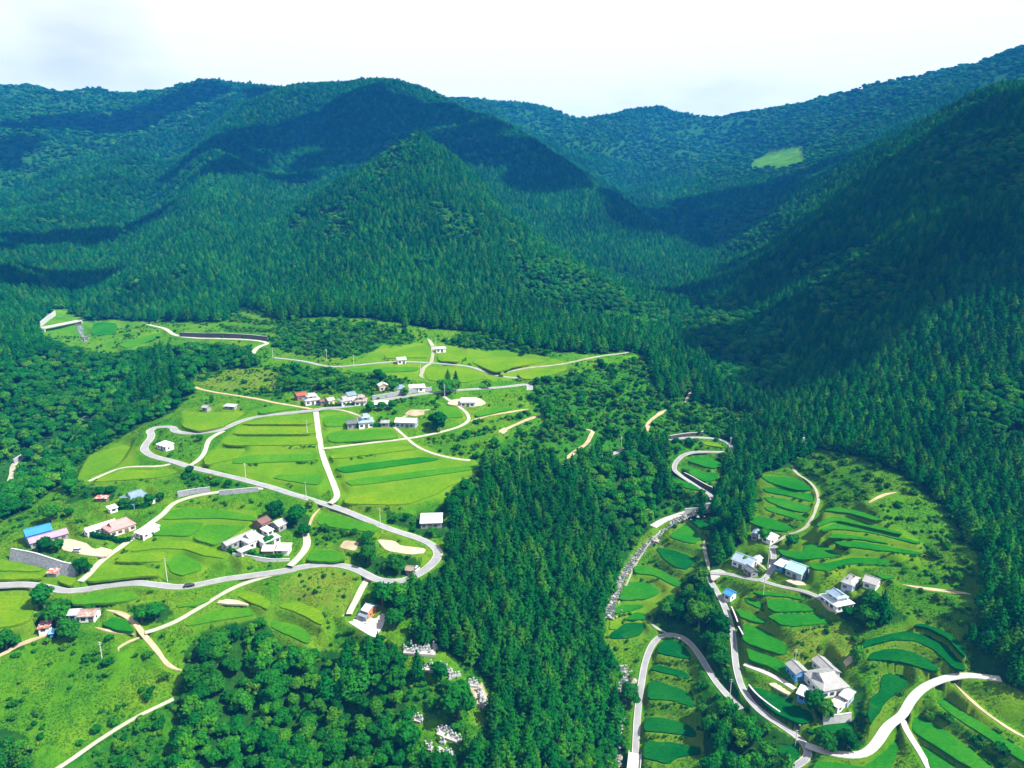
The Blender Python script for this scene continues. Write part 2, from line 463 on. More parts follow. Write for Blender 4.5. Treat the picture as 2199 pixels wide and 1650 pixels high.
# ------------------------------------------------------------------ fields, traced on the photograph: (class, outline)
PADDY = [
 ('y',[(528,905),(600,894),(672,887),(676,911),(520,911)]),
 ('y',[(518,914),(676,914),(680,932),(495,933)]),
 ('y',[(492,936),(680,936),(683,955),(475,957)]),
 ('g',[(500,987),(540,977),(680,974),(678,989),(500,996)]),
 ('y',[(437,985),(470,962),(530,961),(515,983),(440,999)]),
 ('g',[(585,1027),(600,1019),(695,1018),(690,1035),(680,1042)]),
 ('g',[(694,895),(740,889),(760,896),(765,914),(697,917)]),
 ('g',[(702,932),(740,923),(842,922),(860,940),(707,951)]),
 ('y',[(709,977),(800,964),(903,957),(898,964),(712,986)]),
 ('d',[(716,1004),(900,981),(953,986),(740,1016)]),
 ('g',[(737,1032),(1030,996),(1041,997),(1020,1008),(757,1044)]),
 ('y',[(738,1075),(760,1063),(960,1036),(1015,1023),(960,1046),(940,1060),(870,1084),(742,1082)]),
 ('g',[(941,882),(950,864),(985,880),(997,896),(950,897)]),
 ('g',[(1018,886),(1060,874),(1110,876),(1022,895)]),
 ('y',[(822,761),(870,746),(922,739),(923,768),(890,768),(830,770)]),
 ('y',[(940,753),(990,749),(999,765),(985,777),(940,775)]),
 ('y',[(912,790),(960,787),(1005,793),(1052,812),(1000,822),(916,817)]),
 ('y',[(1010,776),(1060,766),(1120,767),(1180,776),(1100,788),(1088,794),(1060,799),(1040,790)]),
 ('y',[(1110,802),(1180,793),(1225,791),(1160,813),(1122,814)]),
 ('g',[(742,793),(820,787),(902,789),(893,797),(760,801)]),
 ('g',[(252,740),(300,723),(350,713),(352,722),(272,749)]),
 ('d',[(202,692),(253,694),(248,720),(192,719)]),
 ('y',[(396,893),(450,886),(528,885),(513,897),(480,916),(425,926),(392,917)]),
 ('y',[(192,976),(260,957),(282,957),(255,997),(215,1015),(162,1034)]),
 ('y',[(212,1028),(265,1010),(370,1009),(384,1013),(350,1025),(202,1035)]),
 ('g',[(552,880),(600,869),(648,876),(557,889)]),
 ('g',[(353,1112),(366,1096),(400,1091),(470,1093),(549,1109),(551,1119),(470,1112),(347,1115)]),
 ('g',[(326,1145),(336,1124),(438,1121),(424,1139),(404,1151),(331,1149)]),
 ('g',[(413,1148),(442,1126),(530,1129),(500,1149),(470,1167),(459,1171),(421,1159)]),
 ('y',[(277,1185),(297,1163),(400,1161),(450,1174),(488,1191),(480,1199),(440,1194),(400,1179),(340,1177)]),
 ('g',[(372,1196),(398,1192),(433,1211),(428,1225),(390,1236),(368,1230),(357,1208)]),
 ('y',[(242,1206),(277,1189),(345,1184),(362,1192),(346,1206),(300,1207)]),
 ('y',[(182,1247),(227,1214),(300,1211),(335,1226),(344,1237),(300,1237),(200,1249)]),
 ('y',[(-40,1206),(40,1206),(98,1222),(80,1227),(-40,1224)]),
 ('y',[(-40,1233),(84,1233),(93,1242),(-40,1246)]),
 ('y',[(120,1236),(158,1240),(166,1245),(150,1257),(126,1250)]),
 ('y',[(-60,1267),(63,1269),(74,1300),(64,1334),(-60,1362)]),
 ('g',[(152,1286),(190,1277),(288,1271),(296,1285),(270,1292),(152,1299)]),
 ('d',[(217,1340),(247,1321),(263,1321),(282,1346),(287,1356),(250,1353)]),
 ('g',[(397,1340),(460,1312),(490,1300),(538,1304),(548,1320),(480,1330),(402,1345)]),
 ('y',[(507,1280),(522,1267),(558,1276),(583,1296),(574,1308),(540,1294)]),
 ('y',[(592,1300),(640,1292),(688,1311),(698,1330),(690,1343),(650,1320)]),
 ('g',[(580,1331),(640,1342),(668,1366),(663,1383),(620,1364),(579,1345)]),
 ('g',[(682,1102),(720,1098),(822,1134),(800,1144),(682,1128)]),
 ('g',[(668,1181),(720,1182),(745,1199),(720,1206),(655,1204)]),
 ('g',[(377,1300),(440,1287),(456,1287),(420,1300),(380,1304)]),
 # right side, along the stream
 ('g',[(1473,984),(1505,975),(1531,983),(1556,1001),(1526,1006),(1478,990)]),
 ('g',[(1458,1001),(1470,997),(1520,1016),(1545,1015),(1540,1030),(1515,1035),(1492,1024)]),
 ('g',[(1437,1020),(1449,1016),(1498,1046),(1506,1053),(1480,1050),(1447,1037)]),
 ('y',[(1500,947),(1540,952),(1557,961),(1515,956)]),
 ('g',[(1470,1126),(1490,1132),(1508,1155),(1490,1168),(1434,1153)]),
 ('d',[(1407,1174),(1455,1184),(1499,1202),(1475,1223),(1455,1220),(1425,1201)]),
 ('g',[(1359,1217),(1378,1215),(1404,1217),(1429,1230),(1466,1250),(1452,1260),(1429,1248),(1409,1236),(1364,1231)]),
 ('g',[(1346,1250),(1378,1249),(1403,1256),(1420,1272),(1388,1287),(1329,1289),(1334,1270)]),
 ('g',[(1327,1298),(1378,1298),(1384,1302),(1353,1312),(1319,1319)]),
 ('g',[(1347,1325),(1364,1315),(1385,1317),(1386,1330),(1345,1331)]),
 ('y',[(1310,1329),(1336,1328),(1334,1340),(1326,1350),(1309,1352)]),
 ('d',[(1344,1337),(1382,1337),(1386,1346),(1375,1363),(1353,1370),(1310,1372),(1311,1360)]),
 ('d',[(1477,1113),(1493,1111),(1527,1123),(1527,1136),(1506,1136)]),
 ('d',[(1410,1401),(1418,1381),(1434,1369),(1455,1377),(1475,1394),(1485,1415),(1449,1410)]),
 ('d',[(1400,1431),(1418,1428),(1464,1440),(1482,1450),(1480,1459),(1444,1449),(1400,1439)]),
 ('d',[(1392,1467),(1404,1460),(1469,1482),(1483,1497),(1494,1514),(1488,1519),(1439,1503),(1390,1501)]),
 ('d',[(1383,1557),(1389,1540),(1434,1543),(1482,1558),(1496,1575),(1493,1582),(1444,1574),(1383,1568)]),
 ('d',[(1382,1606),(1387,1591),(1444,1595),(1505,1604),(1505,1620),(1459,1624),(1434,1640),(1382,1627)]),
 # right terraces
 ('g',[(1631,1021),(1706,1025),(1740,1039),(1748,1053),(1709,1052),(1655,1037)]),
 ('g',[(1636,1046),(1682,1048),(1751,1063),(1749,1079),(1695,1065),(1647,1057)]),
 ('g',[(1638,1066),(1682,1071),(1744,1088),(1732,1102),(1690,1093),(1650,1077)]),
 ('g',[(1641,1086),(1682,1092),(1731,1110),(1728,1119),(1690,1109),(1647,1096)]),
 ('g',[(1607,1118),(1626,1107),(1655,1112),(1708,1135),(1684,1142),(1641,1134),(1610,1122)]),
 ('g',[(1766,1096),(1796,1089),(1845,1097),(1901,1117),(1878,1117),(1826,1102),(1788,1098)]),
 ('g',[(1752,1126),(1786,1109),(1832,1114),(1936,1143),(1939,1149),(1862,1131),(1796,1117),(1757,1131)]),
 ('g',[(1757,1137),(1796,1122),(1845,1133),(1933,1152),(1980,1166),(1968,1168),(1873,1144),(1796,1135),(1766,1139)]),
 ('g',[(1777,1154),(1796,1145),(1845,1152),(1889,1161),(1912,1169),(1845,1158),(1788,1155)]),
 ('g',[(1790,1163),(1845,1163),(1941,1179),(1985,1189),(1968,1191),(1873,1180),(1805,1172)]),
 ('g',[(1669,1179),(1690,1183),(1724,1184),(1730,1166),(1769,1167),(1796,1176),(1843,1185),(1824,1191),(1775,1198),(1715,1202),(1680,1191)]),
 ('g',[(1733,1212),(1775,1209),(1829,1197),(1893,1199),(1922,1215),(1845,1210),(1812,1213),(1780,1227),(1748,1222)]),
 ('g',[(1877,1232),(1918,1235),(1924,1241),(1895,1243)]),
 ('g',[(1614,1269),(1655,1272),(1731,1280),(1748,1287),(1746,1293),(1690,1281),(1630,1278)]),
 ('g',[(1646,1287),(1690,1286),(1753,1306),(1753,1311),(1668,1315),(1648,1305)]),
 ('g',[(1644,1321),(1750,1315),(1803,1337),(1709,1345),(1678,1341)]),
 ('g',[(1596,1339),(1627,1346),(1662,1364),(1691,1391),(1691,1403),(1676,1405),(1594,1378)]),
 ('g',[(1578,1306),(1616,1318),(1652,1336),(1650,1343),(1592,1327)]),
 ('g',[(1600,1281),(1625,1284),(1642,1298),(1634,1307),(1602,1293)]),
 ('g',[(1602,1392),(1627,1395),(1675,1416),(1703,1444),(1694,1456),(1654,1431),(1610,1418)]),
 ('d',[(1842,1391),(1862,1374),(1935,1355),(1995,1360),(2045,1389),(2072,1432),(2072,1439),(2047,1435),(2014,1401),(1968,1376),(1913,1373),(1853,1390)]),
 ('d',[(1865,1417),(1869,1403),(1902,1393),(1946,1395),(2002,1419),(2017,1439),(1998,1440),(1941,1422),(1900,1417)]),
 ('d',[(1866,1552),(1866,1501),(1890,1484),(1893,1454),(1908,1444),(1935,1447),(1952,1462),(1949,1474),(1920,1491),(1899,1510),(1872,1554)]),
 ('d',[(1614,1479),(1627,1477),(1704,1499),(1742,1525),(1748,1548),(1717,1555),(1668,1533),(1635,1507)]),
 ('d',[(1730,1570),(1763,1559),(1830,1546),(1835,1569),(1791,1576),(1744,1573)]),
 ('g',[(1744,1650),(1755,1632),(1812,1641),(1861,1646),(1876,1622),(1897,1605),(1915,1576),(1924,1558),(1930,1573),(1930,1609),(1908,1665),(1744,1670)]),
 ('g',[(1957,1538),(1960,1529),(1981,1540),(2036,1572),(2090,1613),(2140,1660),(2096,1655),(2009,1602),(1959,1569)]),
 ('g',[(1982,1478),(1996,1472),(2036,1504),(2118,1559),(2240,1640),(2240,1665),(2118,1583),(2036,1530)]),
 ('g',[(1965,1593),(2009,1613),(2085,1658),(2009,1660),(1983,1622)]),
 ('d',[(1958,1343),(1981,1338),(2036,1357),(2072,1389),(2072,1413),(2036,1371),(1995,1348)]),
 ('d',[(1665,1611),(1707,1593),(1719,1617),(1703,1637)]),
]
def fit_plane(h, cap):
    """level (or slightly falling) plane through these ground points: z, gradient, centre"""
    c = h[:, :2].mean(0)
    A_ = np.column_stack([np.ones(len(h)), h[:, :2] - c])
    s_ = np.linalg.lstsq(A_ , h[:, 2], rcond=None)[0]
    g = s_[1:] * 0.75
    n = np.hypot(*g)
    if n > cap: g = g * (cap / n)
    return float(s_[0]), g, c

def on_tilt(px, pl, up):
    z0, g, c = pl
    d = rays(px)
    t = (z0 + up - CAMZ - g @ c) / (d[:, 2] - d[:, :2] @ g)
    q = d * t[:, None]
    q[:, 2] += CAMZ
    return q

def plane_z(xy, pl):
    return pl[0] + (np.asarray(xy) - pl[2]) @ pl[1]

FEAT = []          # what the land is shaped to: level fields, roads, building plots

def add_level(poly_xy, pl, bank=5.0, drop=0.25, inner=0.0):
    if isinstance(pl, float): pl = (pl, np.zeros(2), np.zeros(2))
    FEAT.append(('L', np.asarray(poly_xy, float), (pl[0] - drop, pl[1], pl[2]), bank, inner))

paddies = []
for cls, pxp in PADDY:
    if pxp[0][0] < 1150: cls = {'g': 'm', 'd': 'g'}.get(cls, cls)
    pp = resample(np.vstack([chaikin(pxp, True, 2, 0.13), chaikin(pxp, True, 2, 0.13)[:1]]), 5.0)[:-1]
    h0 = hit(pp)
    z = fit_plane(h0, 0.075)
    p = on_tilt(pp, z, 0.30)
    p[:, :2] += 0.28 * np.stack([vnoise(p[:, 0] / 2.2, p[:, 1] / 2.2, 81), vnoise(p[:, 0] / 2.2, p[:, 1] / 2.2, 82)], 1)
    paddies.append((cls, p[:, :2], z))
    add_level(p[:, :2], z, 4.5, 0.15)

# ------------------------------------------------------------------ roads and paths: (name, width in metres, surface, centre line in pixels)
ROADS = [
 ('road',4.0,'asphalt',[(-60,1256),(0,1256),(60,1253),(105,1262),(140,1272),(175,1268),(240,1256),(300,1249),(335,1256),(375,1263),(410,1261),(460,1247),(520,1238),(600,1229),(640,1219),(680,1212),(713,1210),(751,1216),(782,1231),(807,1247),(840,1252),(873,1248),(896,1236),(916,1224),(932,1210),(941,1196),(942,1183),(927,1167),(899,1155),(853,1142),(827,1132),(776,1111),(726,1091),(675,1076),(624,1060),(578,1045),(509,1027),(458,1015),(407,1003),(369,989),(331,982),(311,971),(309,960),(323,943),(326,933),(320,926),(334,918),(357,915),(372,917),(375,926),(387,931),(420,932),(458,927),(484,920),(517,903),(560,893),(604,889),(672,881),(698,876),(744,874),(782,866),(871,851),(932,842),(998,837),(1060,833),(1100,830),(1128,824),(1138,827),(1137,840)]),
 ('field_road',2.9,'concrete',[(678,882),(682,915),(687,950),(692,975),(705,1010),(716,1040),(725,1062),(720,1075),(708,1085)]),
 ('field_road',2.0,'concrete',[(692,964),(760,955),(820,948),(875,942),(930,932),(985,918),(1008,905),(1005,890),(990,875),(965,860),(953,850)]),
 ('field_path',1.7,'concrete',[(843,912),(850,920),(875,942),(895,960),(930,975),(975,985),(1010,990)]),
 ('dirt_path',2.0,'dirt',[(1010,905),(1040,893),(1100,884),(1135,878)]),
 ('road',3.0,'asphalt',[(588,769),(620,772),(660,777),(690,786),(720,789),(760,785),(800,781),(850,776),(900,778),(960,782),(1010,787),(1040,798),(1070,809),(1115,813)]),
 ('road',3.4,'concrete',[(540,765),(548,750),(560,742),(580,736),(545,730),(480,727),(420,727),(374,721),(358,707),(340,702),(318,698)]),
 ('dirt_path',2.6,'gravel',[(918,726),(932,745),(928,770),(925,780),(908,790),(902,808),(912,815)]),
 ('dirt_path',2.6,'gravel',[(1088,802),(1095,797),(1130,790),(1180,786),(1220,780),(1262,769),(1300,763),(1350,757)]),
 ('field_path',1.5,'concrete',[(190,1037),(225,1018),(260,1002),(300,1001),(345,1003),(370,993)]),
 ('field_road',2.2,'concrete',[(408,1003),(430,985),(440,970),(447,945),(460,935),(480,923)]),
 ('field_road',2.6,'concrete',[(566,1048),(500,1053),(430,1061),(390,1072),(368,1084),(350,1105),(320,1125),(290,1150),(265,1170),(235,1190),(210,1210),(190,1235),(172,1254)]),
 ('field_road',2.0,'concrete',[(632,1222),(570,1238),(525,1251),(490,1266),(460,1285),(420,1310),(380,1335),(345,1350),(312,1361)]),
 ('dirt_path',1.9,'dirt',[(228,1308),(258,1312),(278,1325),(295,1345),(308,1362),(325,1380),(340,1400),(355,1425),(375,1438),(393,1445)]),
 ('dirt_path',1.6,'dirt',[(308,1362),(285,1370),(265,1382),(252,1395),(255,1406)]),
 ('dirt_path',1.4,'dirt',[(203,1345),(240,1357),(290,1364)]),
 ('dirt_path',2.2,'dirt',[(-30,1425),(0,1410),(40,1380),(90,1366),(104,1362)]),
 ('footpath',1.5,'concrete',[(120,1655),(150,1635),(215,1590),(250,1565),(290,1540),(330,1520),(372,1497)]),
 ('field_road',2.6,'concrete',[(794,1230),(775,1265),(764,1290),(754,1312),(750,1328)]),
 ('field_road',3.0,'concrete',[(656,1143),(660,1165),(655,1180),(640,1200),(622,1220)]),
 ('footpath',1.0,'dirt',[(658,1150),(665,1130),(670,1110),(688,1086)]),
 ('concrete_road',3.0,'white',[(2150,1454),(2120,1452),(2060,1450),(2010,1458),(1975,1480),(1955,1505),(1940,1535),(1925,1546),(1905,1560),(1890,1585),(1870,1610),(1850,1624),(1800,1621),(1760,1612),(1730,1600)]),
 ('concrete_road',2.0,'white',[(1940,1536),(1945,1560),(1960,1590),(1975,1615),(1995,1660)]),
 ('road',2.7,'asphalt',[(1690,1660),(1718,1642),(1735,1625),(1735,1605),(1720,1585),(1690,1565),(1650,1540),(1620,1518),(1600,1492),(1588,1462),(1580,1430),(1577,1395),(1573,1360),(1566,1330),(1556,1300),(1540,1270),(1526,1250),(1524,1236)]),
 ('road',2.6,'asphalt',[(1524,1234),(1560,1230),(1600,1243),(1635,1250),(1650,1235),(1660,1215),(1662,1190),(1656,1176),(1666,1168)]),
 ('field_path',1.5,'gravel',[(1662,1172),(1668,1166),(1690,1150),(1720,1140),(1735,1128),(1745,1110),(1758,1080),(1755,1050),(1735,1030),(1710,1018),(1700,1000)]),
 ('road',2.4,'asphalt',[(1635,1250),(1680,1262),(1730,1268),(1755,1280),(1778,1293)]),
 ('field_path',1.8,'gravel',[(1616,1206),(1632,1212),(1648,1226)]),
 ('field_path',1.8,'gravel',[(1523,1230),(1518,1200),(1510,1172),(1513,1158)]),
 ('road',2.7,'asphalt',[(1360,1670),(1363,1650),(1365,1600),(1368,1550),(1372,1500),(1380,1450),(1392,1400),(1410,1370),(1430,1358),(1460,1362),(1485,1382),(1510,1420),(1535,1465),(1560,1490),(1592,1524)]),
 ('field_path',2.6,'gravel',[(1394,1337),(1410,1350),(1432,1358)]),
 ('stream_road',4.0,'white',[(1530,1075),(1510,1090),(1480,1100),(1450,1108),(1425,1118),(1402,1134)]),
 ('stone_path',0.9,'gravel',[(1420,1134),(1394,1168),(1373,1198),(1357,1228),(1341,1265),(1327,1300)]),
 ('road',2.6,'asphalt',[(1530,1075),(1525,1065),(1490,1042),(1460,1022),(1445,1005),(1455,985),(1475,972),(1500,968),(1540,973),(1565,975),(1575,966),(1568,955),(1550,945),(1510,938),(1475,940),(1430,945),(1395,948)]),
 ('road',2.8,'asphalt',[(1190,1004),(1230,996),(1280,985),(1320,975),(1343,962)]),
 ('dirt_path',2.4,'dirt',[(1212,990),(1240,965),(1262,955),(1270,935),(1275,922),(1255,918)]),
 ('dirt_path',2.4,'dirt',[(1388,937),(1390,910),(1405,895),(1430,880)]),
 ('dirt_path',2.4,'dirt',[(1470,866),(1480,850),(1488,838)]),
 ('dirt_path',2.4,'dirt',[(1070,930),(1110,910),(1160,890)]),
 ('dirt_path',3.0,'gravel',[(0,1070),(12,1052),(25,1030),(28,1000),(40,985),(70,970)]),
 ('dirt_path',2.0,'dirt',[(1935,1255),(1990,1265),(2050,1272),(2085,1275)]),
 ('dirt_path',1.5,'dirt',[(2050,1460),(2090,1510),(2140,1550),(2220,1602)]),
 ('dirt_path',1.6,'dirt',[(1865,1080),(1900,1062),(1925,1055)]),
 ('field_road',2.2,'white',[(1598,1430),(1640,1440),(1680,1460),(1707,1480)]),
 ('dirt_path',2.0,'dirt',[(405,826),(433,838),(509,850),(560,858),(583,864),(640,873),(676,880)]),
 ('dirt_path',1.6,'gravel',[(700,878),(735,880),(765,890),(780,900)]),
 ('field_path',1.6,'gravel',[(843,912),(870,892),(900,882),(935,878)]),
]
roads = []
for name, w, surf, line in ROADS:
    pp = chaikin(line, False, 2, 0.25)
    p = hit(pp)
    p = resample(p, 2.0)
    z = p[:, 2].copy()
    k = np.ones(9) / 9
    for _ in range(2):
        z = np.convolve(np.pad(z, 4, mode='edge'), k, 'valid')
    p[:, 2] = z
    roads.append((name, w, surf, p))
    FEAT.append(('R', p, w / 2 + 1.0, 4.0, 0.22))

def seg_dist(x, y, p, closed):
    """distance to a polyline, with the height of the nearest point when p has one"""
    best = np.full(x.shape, 1e9); zz = np.zeros(x.shape)
    n = len(p)
    for i in range(n if closed else n - 1):
        a, b = p[i], p[(i + 1) % n]
        d = b[:2] - a[:2]; L = max(1e-9, d @ d)
        t = np.clip(((x - a[0]) * d[0] + (y - a[1]) * d[1]) / L, 0, 1)
        q = np.hypot(x - a[0] - d[0] * t, y - a[1] - d[1] * t)
        m = q < best
        best = np.where(m, q, best)
        if p.shape[1] > 2:
            zz = np.where(m, a[2] + (b[2] - a[2]) * t, zz)
    return best, zz

def ground(x, y, want_bank=False):
    """the shaped land: base relief with terraces, road beds and plots worked in"""
    x = np.asarray(x, float).ravel(); y = np.asarray(y, float).ravel()
    z0 = H(x, y)
    num = z0 * 0.25; den = np.full(x.shape, 0.25)
    zcap = np.full(x.shape, 1e9); bank_amt = np.zeros(x.shape); dmin = np.full(x.shape, 99.0)
    for f in FEAT:
        p = f[1]
        reach = f[3] + (f[2] if f[0] == 'R' else f[4])
        mn, mx = p[:, :2].min(0) - reach, p[:, :2].max(0) + reach
        idx = np.nonzero((x > mn[0]) & (x < mx[0]) & (y > mn[1]) & (y < mx[1]))[0]
        if not len(idx): continue
        xs, ys = x[idx], y[idx]
        if f[0] == 'L':
            d, _ = seg_dist(xs, ys, p, True)
            d = np.where(in_poly(xs, ys, p), 0, np.maximum(0, d - f[4]))
            zz = plane_z(np.column_stack([xs, ys]), f[2])
            bank_amt[idx] = np.maximum(bank_amt[idx], np.where(d > 0, np.clip(1 - d / 3.5, 0, 1), 0))
        else:
            # long lines: look only at the pieces near these points
            d = np.full(xs.shape, 1e9); zz = np.zeros(xs.shape)
            for s in range(0, len(p) - 1, 12):
                q = p[s:s + 13]
                a, b = q[:, :2].min(0) - reach, q[:, :2].max(0) + reach
                m = np.nonzero((xs > a[0]) & (xs < b[0]) & (ys > a[1]) & (ys < b[1]))[0]
                if not len(m): continue
                dd, z_ = seg_dist(xs[m], ys[m], q, False)
                u = dd < d[m]
                zz[m] = np.where(u, z_, zz[m]); d[m] = np.where(u, dd, d[m])
            zz = zz - f[4]
            d = np.maximum(0, d - f[2])
            zcap[idx] = np.minimum(zcap[idx], np.where(d <= 0, zz, 1e9))
        dmin[idx] = np.minimum(dmin[idx], d)
        u = np.clip(1 - d / f[3], 0, 1)
        w = np.where(d <= 0, 1e5, u * u / (d + 0.15) * 1.6)
        w = np.where(u <= 0, 0, w)
        num[idx] += w * zz; den[idx] += w
    z = np.minimum(num / den, zcap)
    return (z, bank_amt, dmin) if want_bank else z

